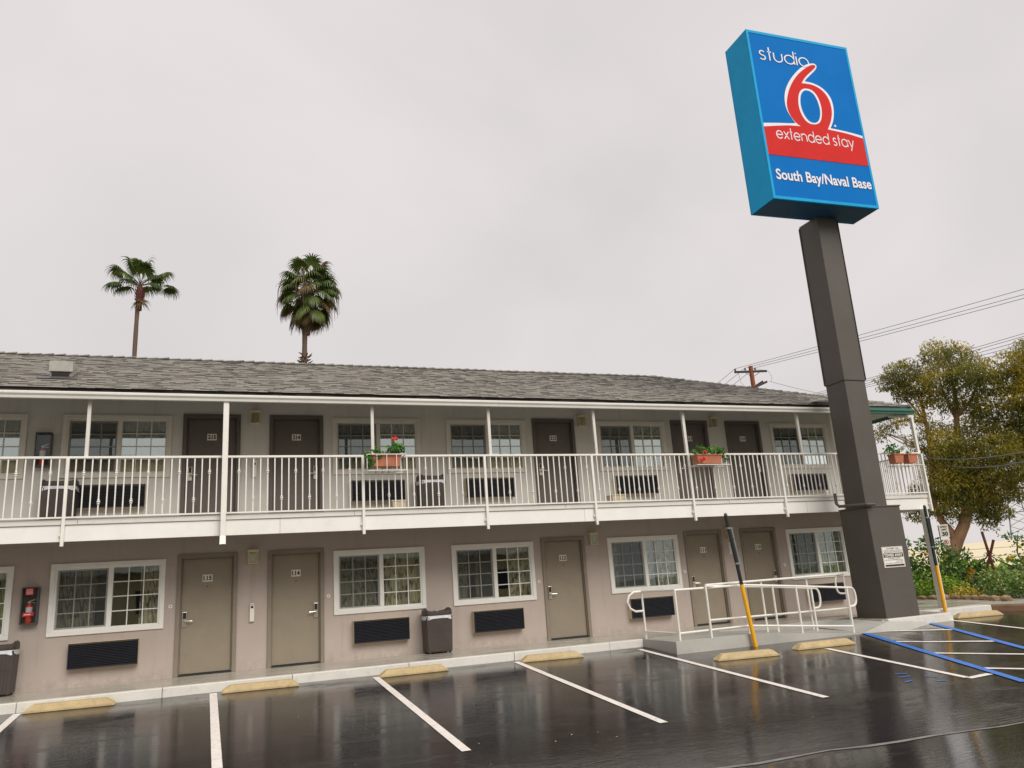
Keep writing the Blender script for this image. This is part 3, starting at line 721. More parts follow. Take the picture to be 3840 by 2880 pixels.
# roof ---------------------------------------------------------------------
EY, RZ0, SL = -1.55, 4.742, .416          # eave line, height there, slope 5:12
RYY, RIDX = 2.95, 11.42                    # ridge line and where the hip starts
def rz(y): return RZ0 + SL * (y - EY)
CX = RIDX + (RYY - EY)                     # hip corner x (= 16.0)
BY = RYY + (RYY - EY)
mb = MB(); zr = rz(RYY)
A = (LX - .6, EY, RZ0); B = (CX, EY, RZ0); C_ = (RIDX, RYY, zr); D = (LX - .6, RYY, zr); G_ = (CX, BY, RZ0); H_ = (LX - .6, BY, RZ0)
mb.add([A, B, C_, D], [(0, 1, 2, 3)]); mb.add([B, G_, C_], [(0, 1, 2)]); mb.add([D, C_, G_, H_], [(0, 1, 2, 3)]); 
roof = mb.build('roof', m_shing, motel)
MB().add([(LX - .6, EY, 5.02 - .35), (CX - .02, EY, 4.67), (CX - .02, BY, 4.67), (LX - .6, BY, 4.67)], [(3, 2, 1, 0)]).build('soffit_hidden_side', m_ceil, roof) if False else None
# soffit: rises from the fascia to the wall
MB().add([(LX - .6, EY + .02, 4.66), (CX - .02, EY + .02, 4.66), (CX - 1.0, 0, 5.02), (LX - .6, 0, 5.02)], [(0, 1, 2, 3)]).build('soffit', m_ceil, motel)
MB().add([(CX - .02, EY + .02, 4.66), (CX - .02, BY, 4.66), (CX - 1.0, BY, 5.02), (CX - 1.0, 0, 5.02)], [(0, 1, 2, 3)]).build('soffit', m_ceil, motel)
for k in range(5): MB().bar((15.1 + k * .02, -.1 + k * .55, 4.98), (15.95, EY + .15 + k * 1.2, 4.63), .05, .1).build('rafter', m_trimg, motel)
MB().box(LX - .6, EY - .005, 4.655, 13.6, EY + .02, 4.738).build('drip_edge_shadow', m_dkwood, roof)  # drip edge strip; eave shadow between shingles and gutter put into its dark colour
MB().box(13.6, EY - .02, 4.60, CX - .005, EY + .02, 4.738).build('green_fascia', m_green, roof, bevel=.004, seg=1)
MB().box(CX - .03, EY + .022, 4.58, CX - .005, BY, 4.71).build('green_fascia', m_green, roof)
# K-style gutter
def gutter(x0, x1, mat, sub=None):
    mb = MB(); y = EY
    pr = [(-.005, 4.665), (-.005, 4.545), (-.075, 4.545), (-.082, 4.585), (-.105, 4.615), (-.105, 4.645), (-.095, 4.658), (-.09, 4.655), (-.085, 4.60), (-.02, 4.56), (-.015, 4.665)]
    n = len(pr)
    vs = [(x0, y + a, z) for a, z in pr] + [(x1, y + a, z) for a, z in pr]
    mb.add(vs, [(i, (i + 1) % n, (i + 1) % n + n, i + n) for i in range(n)] + [tuple(range(n)), tuple(range(2 * n - 1, n - 1, -1))])
    return mb.build('gutter', mat, motel)
gx = [LX - .6, -7, -3.2, .98, 5.1, 8.7, 13.42]
for a, b in zip(gx[:-1], gx[1:]): gutter(a, b - .003, m_gutter)
gutter(14.2, CX - .01, m_green)
MB().box(12.95, EY - .03, 4.75, 13.45, EY + .16, 4.82).build('rain_diverter', m_dkwood, roof)

# shingle courses: every tab is a thin wedge lying on the slope
def shingles(o, du, dv, nrm, L, H, clip0, clip1, name):
    o, du, dv, nrm = map(Vector, (o, du, dv, nrm)); ex = .128; mb = MB(); mb.use_t = True
    rows = int(H / ex) + 1
    for r in range(rows):
        v0 = r * ex - .012; v1 = min(H, v0 + ex + .03)
        u = clip0(r * ex) - rnd.uniform(0, .3); ue = clip1(r * ex)
        while u < ue:
            w = rnd.choice((.10, .14, .19, .25)); a = max(u, clip0(r * ex)); b = min(u + w, ue)
            if b - a > .02:
                hh = rnd.choice((.008, .010, .013, .017)); dvv = rnd.choice((-.012, -.003, .003, .008))
                mb.cur = min(1, max(.22, rnd.gauss(.52, .07)))
                p = [o + du * a + dv * (v0 + dvv), o + du * (b - .003) + dv * (v0 + dvv), o + du * (b - .003) + dv * v1, o + du * a + dv * v1]
                q = [p[0] + nrm * hh, p[1] + nrm * hh, p[2] + nrm * .004, p[3] + nrm * .004]
                mb.add(p[:2] + q + p[2:], [(2, 3, 4, 5), (0, 1, 3, 2), (0, 2, 5, 7), (1, 6, 4, 3)]); mb.t[-3:] = [.02, .12, .12]  # bitumen-dark butts and sides: shadow lines of the courses painted into tone
            u += w
    ob = mb.build(name, m_shing, roof); ob['kind'] = 'stuff'; return ob
th = math.atan(SL); cs, sn = math.cos(th), math.sin(th); HS = (RYY - EY) / cs
shingles((LX - .6, EY - .03, RZ0 + .002 - .03 * SL), (1, 0, 0), (0, cs, sn), (0, -sn, cs), 0, HS + .02, lambda v: 0, lambda v: CX - (LX - .6) - v * cs - .01, 'shingles')
shingles((CX + .03, EY, RZ0 + .002 - .03 * SL), (0, 1, 0), (-cs, 0, sn), (sn, 0, cs), 0, HS, lambda v: v * cs, lambda v: (BY - EY) - v * cs, 'shingles')
# ridge and hip caps: overlapping bent shingles
def cap(a, b, n, dn1, dn2):
    a = Vector(a); b = Vector(b); d = (b - a).normalized(); L = (b - a).length; ex = L / n
    s1 = Vector(dn1); s2 = Vector(dn2)
    for i in range(n):
        p = a + d * (i * ex); q = a + d * ((i + 1) * ex + .05); lift = Vector((0, 0, .030)); l2 = Vector((0, 0, .008)); W = .14; mb = MB()
        if rnd.random() < .3: lift = Vector((0, 0, .036))
        p0, p1, p2 = p + s1 * W + lift * .8, p + lift * 1.25, p + s2 * W + lift * .8
        q0, q1, q2 = q + s1 * W + l2, q + l2 * 1.3, q + s2 * W + l2
        dn = Vector((0, 0, -.02))
        mb.add([p0, p1, p2, q0, q1, q2, p0 + dn, p1 + dn, p2 + dn], [(0, 1, 4, 3), (1, 2, 5, 4), (6, 7, 1, 0), (7, 8, 2, 1)])
        mb.use_t = True; mb.t = [rnd.uniform(.15, .6)] * 4
        mb.build('ridge_shingle', m_shing, roof)
cap((RIDX + .1, RYY, zr + .01), (LX - .4, RYY, zr + .01), 100, (0, -cs, -sn), (0, cs, -sn))
hd = Vector((-(CX - RIDX), RYY - EY, zr - RZ0)).normalized()
cap((CX, EY, RZ0 + .02), (RIDX, RYY, zr + .02), 33, (-.7 * cs, -.7 * cs, -.41), (.7 * cs, .7 * cs, -.41))

# ------------------------------------------------------------------ fixtures on the walls
def ac_unit(x, z, label):
    r = E('air_conditioner', (x + .52, -.06, z), label, 'air conditioner', 'through-wall air conditioners under the windows')
    w, h = 1.04, .39
    mb = MB(); mb.box(x - .0, -.124, z + h - .012, x + w, .01, z + h + .012); mb.box(x - .012, -.124, z - .012, x, .01, z + h + .012); mb.box(x + w, -.124, z - .012, x + w + .012, .01, z + h + .012); mb.box(x, -.124, z - .012, x + w, .01, z + .004)
    mb.build('sleeve', m_acbox, r, bevel=.003, seg=1)
    mb = MB(); mb.box(x - .010, -.142, z + h - .006, x + w + .010, -.125, z + h + .008); mb.box(x - .010, -.142, z - .010, x + w + .010, -.125, z + .004); mb.box(x - .010, -.142, z + .004, x + .004, -.125, z + h - .006); mb.box(x + w - .004, -.142, z + .004, x + w + .010, -.125, z + h - .006); mb.build('grille_frame', m_acgr, r)
    MB().box(x, -.10, z + .004, x + w, 0, z + h - .012).build('grille_back', m_black, r)
    mb = MB(); n = 14
    for i in range(n):
        zz = z + .008 + (h - .03) * i / n
        mb.hexa([(x + .006, -.128, zz), (x + w - .006, -.128, zz), (x + w - .006, -.104, zz + .010), (x + .006, -.104, zz + .010)], [(x + .006, -.128, zz + .007), (x + w - .006, -.128, zz + .007), (x + w - .006, -.104, zz + .017), (x + .006, -.104, zz + .017)])
    g = mb.build('grille_slats', m_acgr, r)
    return r
for x, z, l in [(-2.24, .30, 'black-grilled air conditioner at the far left, ground floor, under the window next to door 115'),
                (2.48, .30, 'ground-floor air conditioner between door 114 and the brown litter bin'),
                (4.85, .30, 'ground-floor air conditioner right of the brown litter bin'),
                (8.39, .30, 'ground-floor air conditioner behind the rounded left end of the ramp handrail'),
                (13.24, .30, 'shaded ground-floor air conditioner behind the ramp railing beside the sign column'),
                (-2.26, 2.955, 'balcony air conditioner behind the rails beside the upper litter bin at the left'),
                (2.48, 2.955, 'balcony air conditioner below the flower box with the tall red geranium'),
                (4.83, 2.965, 'balcony air conditioner left of door 212, right of the upper litter bin'),
                (8.34, 2.965, 'balcony air conditioner between door 212 and door 211 with beige box below'),
                (13.23, 2.94, 'balcony air conditioner at the right, next to the sign column')]:
    ac_unit(x, z, l)

def wall_lamp(x, z, label):
    r = E('wall_lamp', (x + .09, -.05, z), label, 'wall lamp', 'beige box lanterns on the motel walls')
    w, h = .18, .26
    MB().box(x + .02, -.012, z + .01, x + w - .02, .0, z + h - .01).build('back_plate', m_lampb, r)
    mb = MB(); mb.box(x - .008, -.125, z + h - .045, x + w + .008, -.001, z + h); mb.box(x, -.115, z, x + w, -.004, z + .018)
    for a, b in ((x, -.115), (x + w - .014, -.115)): mb.box(a, b, z + .018, a + .014, b + .014, z + h - .045)
    mb.build('lamp_housing', m_lampb, r, bevel=.004, seg=1)
    g = MB(); n = 7
    for i in range(n):
        a = x + .016 + (w - .032) * i / n; b = a + (w - .032) / n
        g.hexa([(a, -.100, z + .02), ((a + b) / 2, -.108, z + .02), (b, -.100, z + .02), ((a + b) / 2, -.096, z + .02)], [(a, -.100, z + h - .047), ((a + b) / 2, -.108, z + h - .047), (b, -.100, z + h - .047), ((a + b) / 2, -.096, z + h - .047)])
    g.build('lamp_glass', m_glass_lamp, r)
    MB().lathe([(.02, 0), (.03, .03), (.03, .08), (.015, .12)], (x + w / 2, -.055, z + .05), 10).build('bulb', m_label, r, smooth=True)
    MB().box(x + .03, -.03, z + .03, x + w - .03, -.013, z + h - .06).build('reflector', m_lampb, r)
for x, z, l in [(.56, 1.85, 'ground-floor beige lantern below the dripping end of the white downspout'), (7.57, 1.88, 'ground-floor beige lantern left of the window behind the ramp handrail'), (11.11, 1.86, 'ground-floor beige lantern half hidden behind the black top of the guard pole'),
                (.56, 4.49, 'balcony lantern directly right of the tall white downspout'), (7.55, 4.50, 'balcony lantern midway between the two red geranium boxes'), (11.08, 4.50, 'balcony lantern above the flower box that hangs in front of a door')]: wall_lamp(x, z, l)

for x, l in [(-.72, 'round bell button between the leftmost full window and its door'), (2.02, 'round bell button left of the fully curtained ground-floor window'), (6.34, 'round bell button between the middle white window and the lone door'), (9.90, 'round bell button between the window behind the ramp rail and its door'), (12.68, 'round bell button nearest the brown sign column')]:
    r = E('door_bell', (x, 0, 1.19), l, 'door bell', 'round bell buttons beside the ground-floor doors')
    mb = MB(); mb.lathe([(.036, 0), (.036, .012), (.028, .018)], (0, 0, 0), 16); mb.v = [(x + v[0], -v[2], 1.19 + v[1]) for v in mb.v]; mb.build('bell_plate', m_plate, r, smooth=True)
    mb = MB(); mb.lathe([(.010, .018), (.010, .022)], (0, 0, 0), 10); mb.v = [(x + v[0], -v[2], 1.195 + v[1]) for v in mb.v]; mb.build('button', m_black, r)
for z, l in [(.83, 'slim white cigarette receptacle on the ground-floor wall between doors 115 and 114'), (3.46, 'slim white cigarette receptacle on the balcony wall between doors 215 and 214')]:
    r = E('ash_receptacle', (.65, 0, z), l, 'ash receptacle')
    MB().box(.61, -.055, z, .69, .0, z + .32).build('tube_body', m_plate, r, bevel=.012)
    MB().box(.628, -.058, z + .235, .672, -.052, z + .275).build('slot', m_black, r)
    MB().box(.615, -.058, z + .29, .685, -.05, z + .305).build('cap_joint', m_lever, r)

def ext_cab(x, z, label, label2, second):
    r = E('extinguisher_cabinet', (x + .125, -.07, z), label, 'cabinet', 'fire extinguisher cabinets on the wall')
    w, h, d = .25, .60, .15
    MB().box(x, -.012, z, x + w, 0, z + h).build('cabinet_back', m_dkcab, r)
    mb = MB(); t = .018
    mb.box(x, -d, z, x + w, -.012, z + t); mb.box(x, -d, z + h - t, x + w, -.012, z + h); mb.box(x, -d, z + t, x + t, -.012, z + h - t); mb.box(x + w - t, -d, z + t, x + w, -.012, z + h - t)
    mb.build('cabinet_frame', m_cabf, r, bevel=.003, seg=1)
    MB().add([(x + t, -d + .012, z + t), (x + w - t, -d + .012, z + t), (x + w - t, -d + .012, z + h - t), (x + t, -d + .012, z + h - t)], [(0, 1, 2, 3)]).build('cabinet_glass', m_glass_cab, r)
    if second:
        mb = MB(); mb.box(x + .06, -d + .006, z + .47, x + .17, -d + .010, z + .575); s = mb.build('notice', m_red, r)
        mb = MB()
        for k in range(4): mb.box(x + .07, -d + .003, z + .485 + k * .022, x + .16, -d + .0055, z + .492 + k * .022)
        mb.build('notice_text', m_label, s)
    e = E('fire_extinguisher', (x + .115, -.075, z + .02), label2, 'fire extinguisher', 'red fire extinguishers inside wall cabinets')
    MB().lathe([(.045, 0), (.05, .01), (.05, .26), (.042, .29), (.018, .315), (.018, .33)], (x + .115, -.075, z + .022), 16).build('cylinder_body', m_red, e, smooth=True)
    mb = MB(); mb.lathe([(.0512, .13), (.0512, .255)], (x + .115, -.075, z + .02), 16); mb.build('paper_label', m_label, e)
    mb = MB(); mb.tube([(x + .085, -.075, z + .355), (x + .125, -.075, z + .375), (x + .20, -.075, z + .40)], .008, 6); mb.tube([(x + .095, -.075, z + .35), (x + .20, -.075, z + .345)], .008, 6); mb.lathe([(.02, 0), (.02, .03)], (x + .115, -.075, z + .335), 8); mb.build('extinguisher_handle', m_lever, e)
    MB().tube([(x + .10, -.075, z + .345), (x + .05, -.08, z + .33), (x + .045, -.08, z + .20)], .008, 6).build('hose', m_black, e)
    if second:
        mb = MB().hexa([(x + .03, -d + .003, z + .125), (x + .19, -d + .003, z + .135), (x + .19, -d + .008, z + .135), (x + .03, -d + .008, z + .125)], [(x + .05, -d + .003, z + .19), (x + .20, -d + .003, z + .19), (x + .20, -d + .008, z + .19), (x + .05, -d + .008, z + .19)]); s = mb.build('warning_sticker', m_red, r)
        MB().box(x + .06, -d + .0, z + .15, x + .155, -d + .0028, z + .165).build('sticker_text', m_label, s)
m_dkcab = M('cabinet_inside', (.045, .042, .05), .6, .2, 4)
m_cabf = M('cabinet_frame_grey', (.075, .07, .075), .45, .15, 4)
m_glass_cab = glass('cabinet_glass', .02, (.9, .9, .92))
ext_cab(-2.99, 1.06, 'dark grey extinguisher cabinet with red notice on the ground-floor wall at the far left', 'red fire extinguisher in the ground-floor cabinet at the far left', True)
ext_cab(-2.99, 3.69, 'dark grey extinguisher cabinet on the balcony wall at the far left', 'red fire extinguisher in the balcony cabinet at the far left', False)
# small notice on the wall by door 110
nb = E('wall_notice', (11.24, 0, 1.52), 'small white notice on the wall between doors 111 and 110, behind the pole', 'notice')
MB().box(11.18, -.012, 1.52, 11.33, 0, 1.78).build('notice_board', m_plate, nb)
mb = MB()
for k in range(5): mb.box(11.20, -.0145, 1.55 + k * .045, 11.31 - (k % 2) * .02, -.0125, 1.565 + k * .045)
mb.build('notice_text', m_steel, nb)

# ------------------------------------------------------------------ litter bins
def bin_(x, y, z, label, rubbish=True):
    r = E('litter_bin', (x, y, z), label, 'litter bin', 'brown litter bins standing by the rooms')
    w, d, h = .235, .20, .68; tw, td = .255, .215
    mb = MB(); mb.hexa([(x - w, y - d, z + .025), (x + w, y - d, z + .025), (x + w, y + d, z + .025), (x - w, y + d, z + .025)], [(x - tw, y - td, z + h), (x + tw, y - td, z + h), (x + tw, y + td, z + h), (x - tw, y + td, z + h)])
    mb.build('bin_body', m_bin, r, bevel=.012)
    mb = MB(); n = 9      # ribbed panels
    for zz0, zz1 in ((.04, .36), (.385, .60)):
        for i in range(n):
            a = -w + .045 + (2 * w - .09) * i / n; b = a + (2 * w - .09) / n - .008
            k0 = 1 + (tw / w - 1) * zz0 / h; k1 = 1 + (tw / w - 1) * zz1 / h
            y0 = y - d - (td - d) * zz0 / h - .006; y1 = y - d - (td - d) * zz1 / h - .006
            mb.hexa([(x + a * k0, y0, z + zz0), (x + b * k0, y0, z + zz0), (x + b * k0, y0 + .01, z + zz0), (x + a * k0, y0 + .01, z + zz0)], [(x + a * k1, y1, z + zz1), (x + b * k1, y1, z + zz1), (x + b * k1, y1 + .01, z + zz1), (x + a * k1, y1 + .01, z + zz1)])
    mb.build('rib_panel', m_bin, r)
    for sx, sy in ((-1, -1), (1, -1), (1, 1), (-1, 1)): MB().box(x + sx * (w - .04) - .02, y + sy * (d - .04) - .02, z + .0, x + sx * (w - .04) + .02, y + sy * (d - .04) + .02, z + .03).build('foot', m_black, r)
    # the liner hangs over the rim in a wavy band
    n = 48; mb = MB(); vs = []; 
    for i in range(n):
        a = 2 * math.pi * i / n; c, s = math.cos(a), math.sin(a); q = .30
        ux = math.copysign(abs(c) ** q, c); uy = math.copysign(abs(s) ** q, s)
        j = .006 * math.sin(i * 1.9) + .004 * math.sin(i * 3.3)
        vs.append((x + ux * (tw + .012 + j), y + uy * (td + .012 + j), z + h - .055 - .014 * math.sin(i * .8 + 1)))
        vs.append((x + ux * (tw + .010), y + uy * (td + .010), z + h + .008))
    mb.add(vs, [(2 * i, (2 * i + 2) % (2 * n), (2 * i + 3) % (2 * n), 2 * i + 1) for i in range(n)]); mb.build('bin_liner', m_bag, r, smooth=True)
    # raised hood ring with a swept rim, open in the middle
    mb = MB(); vi = []
    rings = [(1.0, 0), (1.03, .02), (1.02, .07), (.93, .09), (.80, .06), (.78, .01)]
    k0 = []
    for rr, zz in rings:
        for i in range(n):
            a = 2 * math.pi * i / n; c, s = math.cos(a), math.sin(a); q = .34
            ux = math.copysign(abs(c) ** q, c); uy = math.copysign(abs(s) ** q, s)
            up = zz * (1 + .55 * abs(c) ** 3)
            k0.append((x + ux * (tw + .004) * rr, y + uy * (td + .004) * rr, z + h + .004 + up))
    mb.add(k0, [(j * n + i, j * n + (i + 1) % n, (j + 1) * n + (i + 1) % n, (j + 1) * n + i) for j in range(len(rings) - 1) for i in range(n)])
    mb.build('bin_hood', m_bin, r, smooth=True)
    mb = MB().box(x - .17, y - .14, z + h + .0, x + .17, y + .14, z + h + .012); mb.build('bin_opening', m_dark, r)
    if rubbish:
        mb = MB()
        for k in range(9):
            mb.ico((x + rnd.uniform(-.12, .12), y + rnd.uniform(-.1, .06), z + h + .055 + rnd.uniform(0, .03)), (rnd.uniform(.03, .06), rnd.uniform(.02, .04), .025), 1, .35)
        mb.build('rubbish', m_label, r)
bin_(4.04, -.27, 0.0, 'brown litter bin with white liner on the sidewalk between two white windows')
bin_(-3.2, -.32, 0.0, 'brown litter bin on the sidewalk cut off by the left edge', False)
bin_(-2.52, -.30, 2.60, 'upper-floor litter bin behind the rails left of the balcony air conditioner', False)
bin_(4.02, -.30, 2.60, 'upper-floor litter bin behind the rails near the red geranium box', False)
for x, l, w in [(3.3, 'small beige bucket on the balcony floor below an air conditioner', .135), (8.10, 'beige plastic box on the balcony floor left of door 211', .16)]:
    r = E('bucket', (x, -.45, 2.6), l, 'bucket')
    MB().hexa([(x - w * .85, -.45 - .12, 2.6), (x + w * .85, -.57, 2.6), (x + w * .85, -.33, 2.6), (x - w * .85, -.33, 2.6)], [(x - w, -.59, 2.87), (x + w, -.59, 2.87), (x + w, -.31, 2.87), (x - w, -.31, 2.87)]).build('bucket_body', m_lime, r, bevel=.015)
    MB().box(x - w - .012, -.60, 2.87, x + w + .012, -.30, 2.895).build('bucket_rim', m_lime, r, bevel=.006)

# ------------------------------------------------------------------ ramp railing
rr_ = E('ramp_railing', (9.8, -2.5, 0), 'white tubular handrails with rounded ends along the grey concrete ramp', 'railing')
def rzr(x): return 0.0 if x < 9.3 else -.215 * (x - 9.3) / 2.55 + .0
TR = .021
def loop(p, q, r=.09, s=1):
    """rounded return: from the top rail end p down to the post at q"""
    p = Vector(p); q = Vector(q); d = Vector((s, 0, 0)); out = [p]
    h = p.z - q.z; n = 10
    for i in range(n + 1):
        a = math.pi * i / n
        k = abs(math.sin(a)) ** .55
        out.append(Vector((p.x + s * (.02 + .17 * k), p.y, q.z + h / 2 + h / 2 * math.copysign(abs(math.cos(a)) ** .8, math.cos(a)))))
    out.append(q); return out
FY = -2.93
A_ = (7.72, -1.80); B_ = (7.80, -2.86); C2 = (8.42, FY); D_ = (9.25, FY); G2 = (10.45, FY); J_ = (11.68, FY)
HT = .87
def P3(p, h): return Vector((p[0], p[1], rzr(p[0]) + h))
# front rail
pts = [P3(J_, HT), P3(G2, HT), P3(D_, HT), P3(B_, HT), P3(A_, HT)]
lp = loop(P3(J_, HT), P3(J_, HT - .36), s=1)
mb = MB(); mb.tube([P3(A_, HT - .36)] + [Vector((7.55, A_[1], HT - .36)), Vector((7.44, A_[1], HT - .30)), Vector((7.39, A_[1], HT - .18)), Vector((7.44, A_[1], HT - .06)), Vector((7.55, A_[1], HT))] + [P3(A_, HT), P3(B_, HT), P3(D_, HT), P3(G2, HT), P3(J_, HT)] + lp[1:], TR, 10)
mb.build('handrail', m_white, rr_, smooth=True)
MB().tube([P3(A_, .13), P3(B_, .12), P3(D_, .14), P3(J_, .14)], TR * .9, 8).build('lower_rail', m_white, rr_, smooth=True)
for p in (A_, B_, C2, D_, G2, J_):
    h = HT - .0 if p != C2 else .92
    MB().tube([(p[0], p[1], rzr(p[0]) - .03), (p[0], p[1], rzr(p[0]) + h)], TR * .95, 8).build('post', m_white, rr_, smooth=True)
# level guard rail at the sidewalk edge
E_ = (9.95, -2.55); I_ = (11.35, -2.20); K_ = (12.52, -2.0)
MB().tube([(C2[0], C2[1], .92), (K_[0], K_[1], .92)], TR, 10).build('handrail', m_white, rr_, smooth=True)
MB().tube([(C2[0], C2[1], .30), (K_[0], K_[1], .22)], TR * .9, 8).build('lower_rail', m_white, rr_, smooth=True)
lp = loop(Vector((K_[0] - .05, K_[1], .90)), Vector((K_[0] - .02, K_[1], .52)), s=-1)
MB().tube(lp, TR * .9, 8).build('rail_return', m_white, rr_, smooth=True)
for p in (E_, I_, K_): MB().tube([(p[0], p[1], -.12), (p[0], p[1], .92)], TR * .95, 8).build('post', m_white, rr_, smooth=True)
# inner ramp handrail
F_ = (10.15, -2.62); H2 = (11.25, -2.42)
P4 = lambda p, h: Vector((p[0], p[1], rzr(p[0]) + h))
lp = loop(P4(H2, .86), P4(H2, .47), s=1)
MB().tube([(C2[0], C2[1], .90), P4(F_, .86), P4(H2, .86)] + lp[1:], TR, 10).build('handrail', m_white, rr_, smooth=True)
for p in (F_, H2): MB().tube([(p[0], p[1], rzr(p[0]) - .03), (p[0], p[1], rzr(p[0]) + .86)], TR * .95, 8).build('post', m_white, rr_, smooth=True)

# ------------------------------------------------------------------ guard poles
def guard(x, y, zt, zy, label, up, lean=0.):
    X = lambda z: x + lean * (z - z0) / (zt - z0)
    z0 = gz(y, x); r = E('guard_pole', (x, y, z0), label, 'pole', 'tall vent poles painted yellow below and black above')
    MB().tube([(x, y, z0 - .05), (X(zy), y, zy)], .038, 14).build('yellow_base', m_yel, r, smooth=True)
    mb = MB(); mb.tube([(X(zy), y, zy), (X(zt), y, zt)], .034, 14); mb.tube([(X(zt), y, zt), (X(zt), y, zt + .03), (X(zt), y, zt + .05)], [.034, .03, .012], 14); mb.build('black_upper', up, r, smooth=True)
    MB().tube([(X(zt - .95) + .045, y - .02, zt - .95), (X(zt - .22) + .045, y - .02, zt - .22)], .014, 8).build('vent_pipe', m_steel if up is m_blk else up, r, smooth=True)
    for zz in (zt - .9, zt - .25): MB().lathe([(.040, 0), (.040, .03)], (X(zz), y, zz), 14).build('clamp', m_steel, r)
guard(9.235, -3.08, 2.15, .885, 'tall pole with yellow base and black top standing in front of the ramp railing', m_blk, -.275)
guard(15.0, -2.19, 2.24, .95, 'tall pole with yellow base and dark top at the right corner of the sidewalk', m_grn_pipe)

# ------------------------------------------------------------------ pylon sign
ps = E('pylon_sign', (13.1, -2.42, 0), 'tall blue and red motel sign cabinet on a brown square column', 'sign')
bx0, bx1, by0, by1, bz = 12.73, 13.63, -2.77, -1.98, 2.236
MB().box(bx0, by0, -.05, bx1, by1, bz).build('column_base', m_col, ps, bevel=.01)
MB().box(bx0 - .015, by0 - .015, bz, bx1 + .015, by1 + .015, bz + .03).build('base_flashing', m_col, ps, bevel=.006)
c0 = (12.755, 13.335); c1 = (12.835, 13.40)
def cx_(z): t = (z - 2.27) / (8.93 - 2.27); return c0[0] + (c1[0] - c0[0]) * t, c0[1] + (c1[1] - c0[1]) * t
def colseg(z0, z1, g, name):
    a, b = cx_(z0), cx_(z1); y0, y1 = -2.73 - g, -2.16 + g
    return MB().hexa([(a[0] - g, y0, z0), (a[1] + g, y0, z0), (a[1] + g, y1, z0), (a[0] - g, y1, z0)], [(b[0] - g, y0, z1), (b[1] + g, y0, z1), (b[1] + g, y1, z1), (b[0] - g, y1, z1)]).build(name, m_col, ps, bevel=.006)
colseg(2.267, 5.02, 0, 'column_shaft')
up_ = colseg(5.02, 8.95, .012, 'column_cladding')
for z in (5.02,):   # seams and edge flanges of the sheet cladding
    a = cx_(z); MB().box(a[0] - .017, -2.747, z - .006, a[1] + .017, -2.143, z + .006).build('cladding_seam', m_seam, ps)
for side in (0, 1):
    a, b = cx_(5.03), cx_(8.9); s = -1 if side == 0 else 1
    yb = -2.148 if side == 0 else -2.742
    MB().bar((a[side] + s * .018, yb, 5.03), (b[side] + s * .018, yb, 8.9), .012, .035).build('cladding_flange', m_seam, ps)
MB().box(12.95, -2.62, 8.94, 13.25, -2.3, 9.02).build('pole_head', m_seam, ps)
# conduit round the base top
MB().tube([(12.62, -2.05, 2.62), (12.62, -2.05, 2.40), (12.62, -2.12, 2.33), (12.62, -2.75, 2.29), (12.66, -2.84, 2.29), (12.86, -2.86, 2.285)], .033, 8).build('conduit', m_col, ps, smooth=True)
# cabinet
th_ = -.029; ex = Vector((math.cos(th_), math.sin(th_), .018)); ey = Vector((-math.sin(th_), math.cos(th_), 0)); O = Vector((11.165, -3.275, 8.925))
SW, SD, SH = 2.93, .80, 4.33
def SP(s, d, t): return O + ex * s + ey * d + Vector((0, 0, t))
def shex(s0, d0, t0, s1, d1, t1): return MB().hexa([SP(s0, d0, t0), SP(s1, d0, t0), SP(s1, d1, t0), SP(s0, d1, t0)], [SP(s0, d0, t1), SP(s1, d0, t1), SP(s1, d1, t1), SP(s0, d1, t1)])
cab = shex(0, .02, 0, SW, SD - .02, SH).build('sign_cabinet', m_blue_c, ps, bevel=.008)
shex(.03, .05, -.012, SW - .03, SD - .05, -.002).build('cabinet_underside', m_blue_d, cab)
fr = MB(); 
for q in ((0, 0, 0, SW, .04, .07), (0, 0, SH - .07, SW, .04, SH), (0, 0, .07, .06, .04, SH - .07), (SW - .06, 0, .07, SW, .04, SH - .07)):
    h = shex(q[0], -.012, q[2], q[3], .018, q[5]); fr.add(h.v, h.f)
for q in ((0, SD - .04, 0, SW, SD, .07), (0, SD - .04, SH - .07, SW, SD, SH), (0, SD - .04, .07, .06, SD, SH - .07), (SW - .06, SD - .04, .07, SW, SD, SH - .07)):
    h = shex(q[0], SD - .018, q[2], q[3], SD + .012, q[5]); fr.add(h.v, h.f)
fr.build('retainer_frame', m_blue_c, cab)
# gently bulging vinyl face
def face(y, name, back=False):
    mb = MB(); nx, nz = 14, 20
    for j in range(nz + 1):
        for i in range(nx + 1):
            s = .05 + (SW - .1) * i / nx; t = .06 + (SH - .12) * j / nz
            mb.v.append(tuple(SP(s, y, t)))
    for j in range(nz):
        for i in range(nx): a = j * (nx + 1) + i; mb.f.append((a, a + 1, a + nx + 2, a + nx + 1)); mb.t.append(.5)
    return mb.build(name, m_blue_f, ps)
mt, nt, b = nmat('sign_face_vinyl'); b.inputs['Roughness'].default_value = .7; b.inputs['Specular IOR Level'].default_value = .08
o_ = ramp(nt, noise(nt, 1.1, 3), [(.3, (.002, .155, .50)), (.7, (.003, .17, .54))]); nt.links.new(o_, b.inputs['Base Color'])
bump(nt, b, noise(nt, 1.3, 2, .5, (1, 1, .6), .6), .25, .06); m_blue_f = mt
fc = face(-.004, 'sign_face'); face(SD + .004, 'sign_face')
def Fc(x, z):    # measured front-plane position -> cabinet coordinates
    s = x - 11.175; return s, z - 8.925 - .0245 * s
